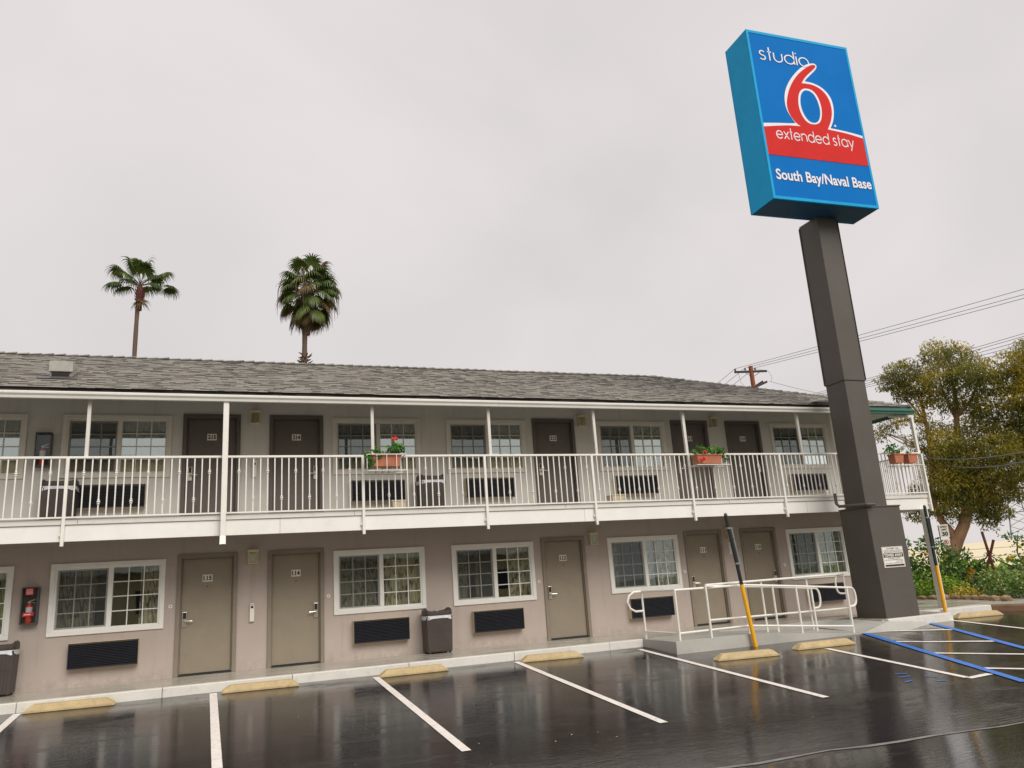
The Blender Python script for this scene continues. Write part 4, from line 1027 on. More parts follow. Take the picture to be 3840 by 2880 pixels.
def decal(poly, d, name, mat, par, mirror=False):
    # ear clipping through bmesh so concave outlines fill properly
    bm = bmesh.new(); vs = []
    for x, z in poly:
        s, t = Fc(x, z); vs.append(bm.verts.new(SP(s, -.006 - d, t)))
    f = bm.faces.new(vs); bm.normal_update(); bmesh.ops.triangulate(bm, faces=[f])
    off = wloc(par)
    me = bpy.data.meshes.new(name)
    for v in bm.verts: v.co -= off
    bm.to_mesh(me); bm.free(); me.materials.append(mat); o = bpy.data.objects.new(name, me); col.objects.link(o); o.parent = par; return o
def smooth_poly(P, it=2, keep=()):
    for _ in range(it):
        Q = []; n = len(P); K = []
        for i in range(n):
            a, b = P[i], P[(i + 1) % n]
            ka, kb = i in keep, ((i + 1) % n) in keep
            if ka: K.append(len(Q)); Q.append(a)
            else: Q.append((a[0] * .75 + b[0] * .25, a[1] * .75 + b[1] * .25)) if not ka else None
            if not kb: Q.append((a[0] * .25 + b[0] * .75, a[1] * .25 + b[1] * .75))
        P = Q; keep = set(K)
    return P
white_p = [(11.236, 10.798), (11.697, 10.868), (12.008, 10.903), (12.136, 10.931), (12.039, 11.066), (11.939, 11.277), (11.943, 11.562), (12.033, 11.829), (12.224, 12.118), (12.473, 12.386), (12.709, 12.574), (12.886, 12.654), (13.032, 12.676), (13.076, 12.599), (13.016, 12.501), (12.816, 12.314), (12.669, 12.175), (12.629, 12.116), (12.876, 12.115), (13.137, 12.017), (13.316, 11.812), (13.347, 11.525), (13.282, 11.223), (13.192, 11.046), (13.13, 10.947), (13.47, 10.938), (13.79, 10.91), (14.051, 10.879), (14.054, 10.70), (12.574, 10.3), (11.23, 10.4)]
red_p = [(13.015, 12.635), (12.897, 12.611), (12.712, 12.489), (12.475, 12.295), (12.271, 12.054), (12.099, 11.769), (11.99, 11.464), (11.979, 11.249), (12.056, 11.051), (12.166, 10.929), (12.277, 10.867), (11.997, 10.849), (11.684, 10.797), (11.23, 10.704), (11.232, 10.008), (14.05, 10.08), (14.055, 10.808), (13.738, 10.858), (13.419, 10.886), (13.041, 10.904), (13.162, 11.095), (13.252, 11.327), (13.28, 11.549), (13.232, 11.796), (13.087, 11.971), (12.864, 12.058), (12.646, 12.06), (12.525, 12.048), (12.609, 12.174), (12.76, 12.332), (12.98, 12.524), (13.034, 12.59)]
ring_p = [(12.619, 11.928), (12.812, 11.902), (12.931, 11.742), (12.975, 11.477), (12.941, 11.237), (12.853, 11.044), (12.67, 10.96), (12.469, 10.99), (12.354, 11.155), (12.305, 11.395), (12.355, 11.691), (12.469, 11.867)]
hole_p = [(12.629, 11.879), (12.78, 11.841), (12.877, 11.695), (12.918, 11.449), (12.895, 11.248), (12.811, 11.072), (12.667, 11.002), (12.518, 11.041), (12.414, 11.201), (12.369, 11.424), (12.413, 11.683), (12.508, 11.827)]
decal(smooth_poly(white_p, 2, {0, 3, 17, 24, 27, 28, 29, 30}), .003, 'numeral_outline', m_swhite, fc)
decal(smooth_poly(red_p, 2, {10, 13, 14, 15, 16, 19, 27}), .006, 'numeral_six', m_sred, fc)
decal(smooth_poly(ring_p, 2), .009, 'numeral_outline', m_swhite, fc)
decal(smooth_poly(hole_p, 2), .012, 'numeral_counter', m_blue, fc)
decal([(13.281 + .03 * math.cos(a * .6283), 11.032 + .03 * math.sin(a * .6283)) for a in range(10)], .004, 'registered_mark', m_swhite, fc)
def stext(body, x, z, w, h, bold, name, d=.010):
    s, t = Fc(x, z); mb = text_mb(body, 0, 0, 0, w, h, bold)
    mb.v = [tuple(SP(s + v[0], -.006 - d, t + v[2])) for v in mb.v]
    return mb.build(name, m_swhite, fc)
def round_text(letters, x, z, xh, tw, name, d=.010, wd=1.0):
    """thin geometric lettering drawn as strokes: letters is a list of glyph names"""
    s0, t0 = Fc(x, z); r = xh / 2; mb = MB(); cx = 0
    def stroke(pts):
        pr = None
        for i, p in enumerate(pts):
            a = pts[max(0, i - 1)]; b = pts[min(len(pts) - 1, i + 1)]; dx, dz = b[0] - a[0], b[1] - a[1]; L = math.hypot(dx, dz) or 1
            nx, nz = -dz / L * tw / 2, dx / L * tw / 2; c = ((p[0] + nx, 0, p[1] + nz), (p[0] - nx, 0, p[1] - nz))
            if pr: mb.add([pr[0], pr[1], c[1], c[0]], [(0, 1, 2, 3)])
            pr = c
    arc = lambda x, z, rx, rz_, a0, a1, n=14: [(x + rx * math.cos(R(a0 + (a1 - a0) * i / n)), z + rz_ * math.sin(R(a0 + (a1 - a0) * i / n))) for i in range(n + 1)]
    A_ = xh * 1.52; adv = xh * .26
    for ch in letters:
        rx = r * wd; X = cx
        if ch == 's':
            k = r * .5; stroke(arc(X + k * 1.1, xh - k, k, k, 30, 270, 12) + arc(X + k * 1.1, k, k * 1.1, k, 90, -150, 12)[0:]); w = k * 2.3
        elif ch == 't': stroke([(X + r * .35, 0), (X + r * .35, A_)]); stroke([(X, xh), (X + r * .8, xh)]); w = r * .75
        elif ch == 'u': stroke([(X, xh), (X, rx)] + arc(X + rx * .85, rx * .85, rx * .85, rx * .85, 180, 360) + [(X + rx * 1.7, xh)]); w = rx * 1.7
        elif ch == 'n': stroke([(X, 0), (X, xh)]); stroke([(X, rx)] + arc(X + rx * .85, xh - rx * .85, rx * .85, rx * .85, 180, 0) + [(X + rx * 1.7, 0)]); w = rx * 1.7
        elif ch == 'd': stroke(arc(X + rx, r, rx, r, 0, 360, 24)); stroke([(X + 2 * rx, 0), (X + 2 * rx, A_)]); w = 2 * rx
        elif ch == 'a': stroke(arc(X + rx, r, rx, r, 0, 360, 24)); stroke([(X + 2 * rx, 0), (X + 2 * rx, xh)]); w = 2 * rx
        elif ch == 'i': stroke([(X, 0), (X, xh)]); stroke([(X, xh * 1.28), (X, xh * 1.28 + tw * 1.1)]); w = 0
        elif ch == 'o': stroke(arc(X + rx, r, rx, r, 0, 360, 24)); w = 2 * rx
        elif ch == 'e': stroke([(X + .06 * r, r * 1.0), (X + 2 * rx, r * 1.0)]); stroke(arc(X + rx, r, rx, r, 0, 325, 22)); w = 2 * rx
        elif ch == 'x': stroke([(X, 0), (X + rx * 1.5, xh)]); stroke([(X, xh), (X + rx * 1.5, 0)]); w = rx * 1.5
        elif ch == 'y': stroke([(X, xh), (X + rx * .85, 0)]); stroke([(X + rx * 1.7, xh), (X + rx * .45, -xh * .5)]); w = rx * 1.7
        elif ch == ' ': w = xh * .25
        cx += w + adv
    k = x_fit = mb and max(v[0] for v in mb.v)
    return mb, s0, t0, k
def put(letters, x, z, xh, width, tw, name, wd=1.0):
    mb, s0, t0, k = round_text(letters, x, z, xh, tw, name, wd=wd); f = width / k
    mb.v = [tuple(SP(s0 + v[0] * f, -.006 - .010, t0 + v[2])) for v in mb.v]
    return mb.build(name, m_swhite, fc)
put('studio', 11.45, 12.50, .235, 1.40, .030, 'sign_lettering')
put('extended stay', 11.545, 10.46, .19, 2.19, .027, 'sign_lettering')
stext('South Bay/Naval Base', 11.345, 9.325, 2.66, .345, .022, 'sign_lettering')
# towing notice on the column base
tn = E('towing_notice', (13.2, by0, .98), 'white TOWED AWAY parking notice fixed to the brown column base', 'notice')
MB().box(12.91, by0 - .012, .985, 13.48, by0 - .001, 1.405).build('notice_board', m_plate, tn, bevel=.002, seg=1)
yb = by0 - .0135
mb = MB()
def bx_(x0, z0, x1, z1): mb.add([(x0, yb, z0), (x1, yb, z0), (x1, yb, z1), (x0, yb, z1)], [(0, 1, 2, 3)])
bx_(12.93, 1.19, 13.46, 1.275); bx_(12.94, 1.008, 13.45, 1.045)
for a in ((12.922, .995, 13.468, .998), (12.922, 1.392, 13.468, 1.395), (12.922, .995, 12.925, 1.395), (13.465, .995, 13.468, 1.395)): bx_(*a)
mb.build('black_band', m_ink, tn)
for body, x, z, w, h, bo in [('CUSTOMERS  ONLY', 13.03, 1.352, .36, .028, .01), ('OVERNIGHT PARKING IS PROHIBITED', 12.945, 1.318, .50, .018, .01), ('UNAUTHORIZED VEHICLES WILL BE', 12.955, 1.289, .48, .018, .01), ("AT OWNER'S EXPENSE", 13.03, 1.160, .34, .019, .01), ('FOR TOWING INFORMATION CALL', 12.955, 1.128, .48, .018, .01), ('LOCAL POLICE', 13.25, 1.096, .19, .018, .01), ('CVC 22658A CITY MUNICIPAL CODE', 12.96, 1.062, .46, .017, .01)]:
    text_mb(body, x, yb - .0005, z, w, h, bo).build('notice_text', m_ink, tn)
text_mb('TOWED AWAY', 12.945, yb - .002, 1.203, .50, .060, .035).build('notice_text', m_plate, tn)

# ------------------------------------------------------------------ roof vent box
m_vent = M('vent_weathered_metal', (.36, .35, .31), .6, .15, 6, dirt=.3)
rv = E('roof_vent', (-2.6, .45, 5.5), 'pale metal box vent on the shingle roof at the far left', 'roof vent')
y0, y1 = -.42, .15; x0, x1 = -2.80, -2.47
mb = MB(); mb.hexa([(x0, y0, rz(y0) + .0), (x1, y0, rz(y0)), (x1, y1, rz(y1)), (x0, y1, rz(y1))], [(x0, y0 - .02, rz(y0) + .27), (x1, y0 - .02, rz(y0) + .27), (x1, y1, rz(y1) + .10), (x0, y1, rz(y1) + .10)]); mb.build('vent_box', m_vent, rv, bevel=.006)
MB().hexa([(x0 - .02, y0 - .05, rz(y0) + .10), (x1 + .02, y0 - .05, rz(y0) + .10), (x1 + .02, y0 - .02, rz(y0) + .10), (x0 - .02, y0 - .02, rz(y0) + .10)], [(x0 - .02, y0 - .05, rz(y0) + .29), (x1 + .02, y0 - .05, rz(y0) + .29), (x1 + .02, y1 + .02, rz(y1) + .13), (x0 - .02, y1 + .02, rz(y1) + .13)]).build('vent_cap', m_vent, rv, bevel=.008)
MB().box(x0 + .03, y0 - .035, rz(y0) + .02, x1 - .03, y0 - .001, rz(y0) + .10).build('vent_opening', m_dark, rv)
MB().add([(x0 - .15, y0 - .30, rz(y0 - .30) + .027), (x1 + .15, y0 - .30, rz(y0 - .30) + .027), (x1 + .1, y0 - .02, rz(y0 - .02) + .03), (x0 - .1, y0 - .02, rz(y0 - .02) + .03)], [(0, 1, 2, 3)]).build('flashing', m_cabf, rv)

# ------------------------------------------------------------------ leaves
def leaf_cloud(blobs, n_per, size, aspect=.4, droop=0., seed=1, shell=.55, fold=True):
    """thousands of leaf quads spread through overlapping lumps, denser to the outside"""
    rs = np.random.RandomState(seed); V = []; T = []
    for (cx, cy, cz, rx, ry, rz_) in blobs:
        n = int(n_per * (rx * ry * rz_) ** (2 / 3))
        d = rs.normal(size=(n, 3)); d /= np.linalg.norm(d, axis=1)[:, None]
        u = rs.rand(n) ** .5; rad = shell + (1.08 - shell) * u
        lump = 1 + .16 * np.sin(d[:, 0] * 5 + cx * 3) * np.cos(d[:, 1] * 4 + cz) + .12 * np.sin(d[:, 2] * 7 + cy)
        c = np.array([cx, cy, cz]) + d * (rad * lump)[:, None] * np.array([rx, ry, rz_])
        ax = rs.normal(size=(n, 3)); ax[:, 2] -= droop * 1.6; ax /= np.linalg.norm(ax, axis=1)[:, None]
        s = rs.normal(size=(n, 3)); s -= ax * (s * ax).sum(1)[:, None]; s /= np.linalg.norm(s, axis=1)[:, None]
        L = size * (.6 + .8 * rs.rand(n))[:, None]; W = L * aspect * .5
        q = np.stack([c, c + ax * L * .5 + s * W, c + ax * L, c + ax * L * .5 - s * W], 1)
        V.append(q.reshape(-1, 3)); T.append(np.clip(rs.normal(.5, .2, n) + .25 * d[:, 2] * (rad - shell), 0, 1))
    return np.concatenate(V), np.concatenate(T)
def leaf_obj(name, VT, mat, parent=None, label=None):
    V, T = VT; off = wloc(parent) if parent is not None else Vector((0, 0, 0))
    V = V - np.array(off); n = len(V) // 4
    me = bpy.data.meshes.new(name); me.vertices.add(len(V)); me.vertices.foreach_set('co', V.astype(np.float32).ravel())
    me.loops.add(n * 4); me.loops.foreach_set('vertex_index', np.arange(n * 4, dtype=np.int32))
    me.polygons.add(n); me.polygons.foreach_set('loop_start', np.arange(0, n * 4, 4, dtype=np.int32)); me.polygons.foreach_set('loop_total', np.full(n, 4, dtype=np.int32))
    me.update(calc_edges=True); a = me.attributes.new('tone', 'FLOAT', 'FACE'); a.data.foreach_set('value', T.astype(np.float32))
    me.validate(); me.materials.append(mat)
    o = bpy.data.objects.new(name, me); col.objects.link(o)
    if parent is not None: o.parent = parent
    return o
# flower boxes ---------------------------------------------------------------
def flower_box(x0, x1, z0, z1, label, plabel, blobs, flowers, trail=(), tilt=0.):
    r = E('flower_box', ((x0 + x1) / 2, -1.66, z0), label, 'flower box', 'terracotta planters hung on the balcony railing')
    y0, y1 = -1.75, -1.55; a = .03
    mb = MB(); mb.hexa([(x0 + a, y0 + .02, z0 + tilt), (x1 - a, y0 + .02, z0), (x1 - a, y1, z0), (x0 + a, y1, z0 + tilt)], [(x0, y0, z1 - .03 + tilt), (x1, y0, z1 - .03), (x1, y1 + .01, z1 - .03), (x0, y1 + .01, z1 - .03 + tilt)]); mb.build('planter', m_terra, r, bevel=.006)
    MB().hexa([(x0 - .012, y0 - .012, z1 - .03 + tilt), (x1 + .012, y0 - .012, z1 - .03), (x1 + .012, y1 + .02, z1 - .03), (x0 - .012, y1 + .02, z1 - .03 + tilt)], [(x0 - .015, y0 - .015, z1 + tilt), (x1 + .015, y0 - .015, z1), (x1 + .015, y1 + .025, z1), (x0 - .015, y1 + .025, z1 + tilt)]).build('planter_rim', m_terra, r, bevel=.004)
    p = E('potted_geranium', ((x0 + x1) / 2, -1.66, z1), plabel, 'plant', 'geraniums in the balcony flower boxes')
    leaf_obj('leaves', leaf_cloud(blobs, 5200, .052, .95, -.2, int(x0 * 10) + 3, .25), m_leaf_ger, p)['kind'] = 'stuff'
    mb = MB()
    for b in blobs:
        for k in range(3): mb.tube([(min(max(b[0], x0 + .05), x1 - .05) + rnd.uniform(-.02, .02), -1.66, z1 - .01), (b[0] + rnd.uniform(-.05, .05), b[1], b[2])], .005, 5)
    mb.build('stem', m_petiole, p)
    for f in flowers:
        mb = MB()
        for k in range(14):
            d = Vector((rnd.gauss(0, 1), rnd.gauss(0, 1), rnd.gauss(0, 1))).normalized() * f[3] * .75
            mb.ico((f[0] + d.x, f[1] + d.y, f[2] + d.z * .7), (f[3] * .33,) * 3, 1, .3)
        mb.build('flower', m_redfl, p)
    return r
def shelf(x0, x1, z, front_bars, label):
    r = E('planter_shelf', ((x0 + x1) / 2, -1.6, z), label, 'planter shelf', 'white wire planter shelves on the balcony railing'); t = .012
    y0, y1 = -1.80, RY - .03
    mb = MB(); mb.bar((x0, y0, z), (x1, y0, z), t); mb.bar((x0, y1, z), (x1, y1, z), t); mb.bar((x0, y0, z), (x0, y1, z), t); mb.bar((x1, y0, z), (x1, y1, z), t); mb.build('shelf_frame', m_white, r)
    n = 6
    for i in range(1, n): MB().bar((x0 + (x1 - x0) * i / n, y0, z), (x0 + (x1 - x0) * i / n - .05, y1, z), .008).build('shelf_bar', m_white, r)
    if front_bars:
        mb = MB(); mb.bar((x0, y0, z + .29), (x1, y0, z + .29), t); mb.bar((x0, y0, z + .29), (x0, y1, z + .29), t); mb.bar((x1, y0, z + .29), (x1, y1, z + .29), t); mb.build('shelf_rim', m_white, r)
        for i in range(5): MB().bar((x0 + (x1 - x0) * i / 4, y0, z), (x0 + (x1 - x0) * i / 4, y0, z + .29), .010).build('shelf_bar', m_white, r)
shelf(2.47, 3.18, 3.29, True, 'white wire shelf holding the flower box with the tall red geranium')
shelf(9.36, 10.22, 3.33, False, 'white wire shelf holding the flower box in front of door 211')
shelf(14.8, 15.72, 3.27, False, 'white wire shelf on the corner balcony right of the column')
flower_box(2.58, 3.10, 3.37, 3.59, 'terracotta flower box with one tall red bloom, on the rail below the second upper window', 'geranium with one tall red bloom and a trailing left half', [(3.02, -1.66, 3.71, .15, .12, .12), (2.94, -1.68, 3.69, .10, .10, .09), (3.10, -1.66, 3.70, .10, .1, .10), (2.66, -1.66, 3.68, .06, .06, .07), (2.74, -1.66, 3.62, .10, .06, .05), (2.86, -1.66, 3.62, .05, .05, .05), (2.50, -1.74, 3.56, .10, .08, .10), (2.56, -1.76, 3.46, .11, .06, .09), (2.52, -1.76, 3.36, .05, .05, .09), (2.70, -1.78, 3.52, .06, .03, .05)], [(3.0, -1.70, 3.87, .062)])
flower_box(9.42, 10.04, 3.36, 3.56, 'terracotta flower box with two red blooms hanging in front of a balcony door', 'bushy geranium with two low red blooms in front of a balcony door', [(9.5, -1.66, 3.62, .14, .1, .06), (9.72, -1.66, 3.64, .14, .1, .07), (9.98, -1.66, 3.66, .16, .1, .09), (10.12, -1.66, 3.60, .08, .1, .08), (9.62, -1.66, 3.70, .05, .05, .06), (9.5, -1.7, 3.72, .03, .03, .04), (9.82, -1.75, 3.58, .12, .04, .04), (10.20, -1.66, 3.46, .03, .04, .10)], [(9.58, -1.80, 3.60, .045), (9.50, -1.82, 3.45, .065)])
flower_box(14.88, 15.17, 3.33, 3.55, 'terracotta flower box with broad green leaves on the corner balcony right of the column', 'broad-leaved flowerless geranium on the corner balcony', [(14.92, -1.66, 3.68, .17, .12, .11), (15.05, -1.68, 3.58, .15, .10, .08), (14.8, -1.66, 3.64, .1, .08, .06)], [])
flower_box(15.30, 15.60, 3.33, 3.55, 'terracotta flower box with sparse plants next to the corner post right of the column', 'tiny sparse sprig in the planter beside the corner post', [(15.5, -1.62, 3.60, .06, .05, .05)], [])

# ------------------------------------------------------------------ garden
def fruit(p, pts, r, mat, name='fruit'):
    for q in pts:
        MB().ico(q, r, 2).build(name, mat, p, smooth=True)
def shrub(name, loc, label, cat, blobs, n, size, asp, mat, stems, group=None, seed=1, shell=.4):
    r = E(name, loc, label, cat, group)
    leaf_obj('foliage', leaf_cloud(blobs, n, size, asp, 0, seed, shell), mat, r)['kind'] = 'stuff'
    for i, s in enumerate(stems): MB().tube(s, [.03 - .018 * k / (len(s) - 1) for k in range(len(s))], 6).build('branch' if i else 'trunk', m_bark, r)
    return r
t1 = shrub('citrus_tree', (19.3, 3.6, -.1), 'dense green citrus tree with yellow-green fruit just right of the sign column', 'tree',
      [(19.2, 4.0, 1.5, .8, .7, .8), (19.4, 3.2, 1.1, .8, .7, .8), (19.0, 4.6, .9, .8, .8, .8), (19.6, 2.9, .5, .7, .6, .6), (19.0, 4.9, 2.1, .45, .4, .5), (19.3, 2.6, .25, .6, .5, .4), (19.1, 4.6, 2.3, .6, .5, .45), (19.4, 3.7, 2.15, .5, .4, .35)], 1500, .13, .42, m_leaf_cit,
      [[(19.3, 3.7, -.1), (19.2, 3.8, .8), (19.1, 4.1, 1.6)], [(19.3, 3.7, .2), (19.5, 3.2, .9), (19.5, 3.0, 1.4)]], seed=4)
fruit(t1, [(18.75, 3.9, 1.75), (18.8, 3.3, 1.2), (18.9, 2.8, .9), (18.7, 4.2, 1.0), (18.8, 3.5, .7), (18.9, 2.5, .5), (18.75, 3.8, 1.35)], .05, m_fruit)
fruit(t1, [(18.6, 3.6, 1.45)], .05, m_orange)
t2 = shrub('citrus_tree', (20.2, 1.9, -.1), 'citrus tree with a long leafy shoot leaning right, behind the right yellow-based pole', 'tree',
      [(20.0, 2.1, 1.0, .6, .5, .6), (20.2, 1.7, .7, .65, .5, .5), (20.4, 1.35, .45, .45, .4, .4), (20.1, 2.4, 1.45, .35, .35, .3), (20.45, 1.1, .85, .14, .12, .12), (20.55, .85, 1.05, .13, .1, .12), (20.5, .98, .95, .12, .1, .12), (20.3, 1.6, 1.15, .3, .25, .2)], 1500, .13, .42, m_leaf_cit,
      [[(20.2, 1.9, -.1), (20.15, 1.95, .6), (20.1, 2.2, 1.3)], [(20.2, 1.8, .4), (20.4, 1.3, .75), (20.55, .85, 1.1)]], seed=5)
fruit(t2, [(19.75, 1.9, .25), (19.8, 1.55, .3), (19.8, 1.45, .1), (19.7, 1.75, 1.0), (19.75, 2.2, .8), (19.8, 1.65, .05)], .05, m_fruit)
fruit(t2, [(19.6, 2.15, 1.25)], .05, m_orange)
t3 = E('citrus_tree', (20.6, -.25, -.1), 'sparse young citrus tree with bare crooked branches at the right edge', 'tree')
stems = [[(20.6, -.15, -.1), (20.6, -.2, .5), (20.55, -.1, .75)], [(20.6, -.2, .5), (20.6, .3, .75), (20.55, .62, .92), (20.5, .85, 1.1)], [(20.6, -.2, .55), (20.7, -.5, .95), (20.75, -.7, 1.35)], [(20.55, -.1, .75), (20.6, .05, 1.1), (20.6, -.05, 1.5)], [(20.6, -.2, .6), (20.5, -.6, .75), (20.5, -1.0, .85)]]
for i, s in enumerate(stems): MB().tube(s, [.028 - .016 * k / (len(s) - 1) for k in range(len(s))], 6).build('branch' if i else 'trunk', m_bark, t3)
leaf_obj('foliage', leaf_cloud([(20.6, .15, 1.55, .3, .25, .16), (20.65, -.1, 1.4, .35, .3, .2), (20.75, -.65, 1.3, .3, .4, .25), (20.6, .0, 1.0, .3, .3, .2), (20.5, -.8, .8, .3, .4, .2), (20.55, .2, .75, .2, .2, .15), (20.8, -1.0, 1.1, .4, .4, .3)], 700, .13, .42, 0, 8, .2), m_leaf_cit, t3)['kind'] = 'stuff'
fruit(t3, [(20.35, -.35, .95), (20.35, -.25, 1.25), (20.4, .25, .35), (20.4, 0.05, .5)], .05, m_fruit)
fruit(t3, [(20.35, .1, .95)], .05, m_orange)
shrub('low_shrub', (19.4, 2.2, -.1), 'low bright green shrub mass behind the edging stones at the pole foot', 'shrub', [(18.95, 3.0, .18, .35, .5, .26), (19.0, 2.3, .2, .35, .5, .28), (19.1, 1.6, .24, .4, .5, .32), (19.25, 1.1, .24, .35, .4, .3), (19.5, 1.6, .35, .4, .4, .3)], 3600, .07, .55, m_leaf_shr, [[(19.4, 2.2, -.1), (19.4, 2.1, .2)]], seed=6)
shrub('yellow_shrub', (19.2, .5, -.1), 'small yellow-leaved shrub in front of the variegated hedge', 'shrub', [(18.95, .55, .12, .3, .35, .22), (18.8, .25, .1, .3, .3, .18), (19.1, .8, .16, .25, .25, .2)], 4200, .06, .5, m_leaf_yel, [[(19.2, .5, -.1), (19.1, .5, .2)]], seed=7)
hd_ = shrub('variegated_hedge', (19.8, -.6, -.1), 'bushy green and cream hedge with pale flowers at the right edge', 'shrub', [(19.5, .2, .32, .4, .4, .38), (19.4, -.3, .30, .45, .45, .42), (19.6, -.9, .35, .5, .5, .45), (19.7, -1.6, .35, .5, .5, .45), (19.9, -2.4, .3, .5, .6, .45), (20.0, .5, .45, .3, .3, .25), (19.3, -1.9, .2, .4, .5, .35), (19.6, -3.2, .25, .6, .7, .4)], 3600, .07, .55, m_leaf_var, [[(19.8, -.6, -.1), (19.7, -.6, .3)]], seed=9)
mb = MB()
for k in range(16): mb.ico((19.05 + rnd.uniform(-.1, .2), rnd.uniform(-1.2, .5), rnd.uniform(.15, .6)), .022, 1, .3)
mb.build('small_blossom', m_offw, hd_)
fp = E('flowering_plant', (20.2, 1.0, -.1), 'orange-yellow flowers standing up between the citrus trees', 'plant')
for p in ((20.0, 1.12, .62), (19.95, 1.0, .70), (20.0, 1.22, .56)):
    mb = MB()
    for k in range(9):
        a = k * .7; mb.hexa([(p[0], p[1], p[2]), (p[0] - .01, p[1] + .01, p[2]), (p[0], p[1] + .02 * math.cos(a), p[2] + .02 * math.sin(a)), (p[0] + .01, p[1], p[2])], [(p[0] - .03, p[1] + .11 * math.cos(a) - .015, p[2] + .11 * math.sin(a)), (p[0] - .02, p[1] + .11 * math.cos(a), p[2] + .11 * math.sin(a)), (p[0] - .03, p[1] + .11 * math.cos(a) + .015, p[2] + .11 * math.sin(a)), (p[0] - .035, p[1] + .11 * math.cos(a), p[2] + .11 * math.sin(a))])
    mb.build('flower', m_flower, fp); MB().tube([(p[0], p[1], -.1), p], .008, 5).build('stem', m_petiole, fp)
# crossed timbers
for a, b, l in [((20.30, .74, 1.74), (20.37, .62, .2), 'taller reddish timber stake leaning left, crossing the other one'), ((20.42, .53, 1.49), (20.10, .96, .15), 'shorter reddish timber stake leaning right, crossing the taller one')]:
    mb = MB().tube([Vector(b) + (Vector(b) - Vector(a)) * .25, a], .036, 8); o = mb.build('timber_stake', m_stake, smooth=True); recentre(o, b); tag(o, l, 'stake', 'two crossed timber stakes in the garden')

# ------------------------------------------------------------------ road signs beyond the garden
sg = E('speed_limit_sign', (47.1, 24.82, -2.1), 'white SPEED LIMIT 30 road sign in front of the tree trunk', 'road sign')
u_ = Vector((.655, -.756, 0)); nn = Vector((-.756, -.655, 0)); o0 = Vector((46.88, 25.07, 2.36))
def signpanel(o0, w, h, mat, name): 
    q = [o0, o0 + u_ * w, o0 + u_ * w + Vector((0, 0, h)), o0 + Vector((0, 0, h))]
    return MB().hexa([v + nn * .006 for v in (q[0], q[1], q[2], q[3])], [v - nn * .006 for v in (q[0], q[1], q[2], q[3])]).build(name, mat, sg)
signpanel(o0, .56, .88, m_plate, 'sign_panel')
def sgt(body, du_, dz, w, h, bo, mat=m_ink, base=o0, name='sign_text'):
    mb = text_mb(body, 0, 0, 0, w, h, bo); mb.v = [tuple(base + nn * .012 + u_ * (du_ + v[0]) + Vector((0, 0, dz + v[2]))) for v in mb.v]; return mb.build(name, mat, sg)
sgt('SPEED', .07, .66, .42, .12, .03); sgt('LIMIT', .10, .47, .36, .12, .03); sgt('30', .11, .10, .36, .29, .04)
o1 = Vector((46.90, 25.03, 1.52)); signpanel(o1, .44, .74, m_plate, 'sign_panel')
mb = MB(); cpt = o1 + u_ * .22 + Vector((0, 0, .52))
for i in range(20):
    a, b = i * math.pi / 10, (i + 1) * math.pi / 10
    q = [(math.cos(a) * .15, math.sin(a) * .15), (math.cos(b) * .15, math.sin(b) * .15), (math.cos(b) * .12, math.sin(b) * .12), (math.cos(a) * .12, math.sin(a) * .12)]
    mb.add([cpt + nn * .014 + u_ * x + Vector((0, 0, z)) for x, z in q], [(0, 1, 2, 3)])
mb.add([cpt + nn * .016 + u_ * x + Vector((0, 0, z)) for x, z in ((-.1, .08), (-.08, .1), (.1, -.08), (.08, -.1))], [(0, 1, 2, 3)])
for k in range(3): mb.add([o1 + nn * .012 + u_ * x + Vector((0, 0, z)) for x, z in ((.05, .06 + k * .09), (.39, .06 + k * .09), (.39, .10 + k * .09), (.05, .10 + k * .09))], [(0, 1, 2, 3)])
mb.build('red_print', m_sred, sg); sgt('P', .17, .43, .1, .17, .04, base=o1)
MB().tube([(46.85, 25.1, -2.1), (46.85, 25.1, 3.2)], .035, 6).build('sign_post', m_stake, sg)

# ------------------------------------------------------------------ eucalyptus trees
def blob3(L, s=1.0): return [(x, y, z, r * s, r * s, r * s * .86) for x, y, z, r in L]
EB = [(60.1, 33.3, 18.7, 1.29), (61.6, 32.5, 18.4, 1.34), (58.5, 35.6, 17.6, 1.43), (58.1, 36.9, 17.1, 1.05), (59.6, 35.3, 16.5, 1.53), (59.7, 33.0, 16.4, 1.72), (60.7, 31.5, 16.2, 1.62), (63.1, 31.7, 16.8, 1.53), (62.3, 30.5, 15.5, 1.34), (60.1, 33.2, 14.4, 1.15), (62.6, 33.0, 14.1, 1.15), (62.3, 31.3, 13.8, 1.43), (62.9, 32.0, 12.6, 1.24), (59.6, 34.7, 15.0, 0.96), (58.8, 36.3, 15.8, 0.96), (59.5, 33.6, 10.4, 1.62), (61.2, 33.3, 10.6, 1.72), (60.3, 35.4, 9.9, 1.43), (61.1, 33.1, 8.8, 2.1), (60.3, 34.8, 8.6, 1.82), (63.4, 30.7, 10.8, 1.82), (61.9, 30.3, 9.8, 1.62), (62.4, 32.4, 7.2, 2.1), (60.7, 33.8, 7.0, 2.01), (59.1, 34.7, 7.1, 1.43), (62.1, 29.8, 8.3, 1.91), (63.8, 30.8, 6.5, 1.53), (60.0, 34.2, 5.3, 1.62), (61.6, 33.2, 5.9, 1.82), (62.3, 32.9, 5.1, 1.24), (59.5, 35.7, 5.7, 1.34), (58.8, 37.3, 5.2, 1.05), (62.0, 31.4, 4.4, 0.67), (62.0, 33.0, 4.0, 0.96), (58.2, 36.2, 6.9, 0.86)]
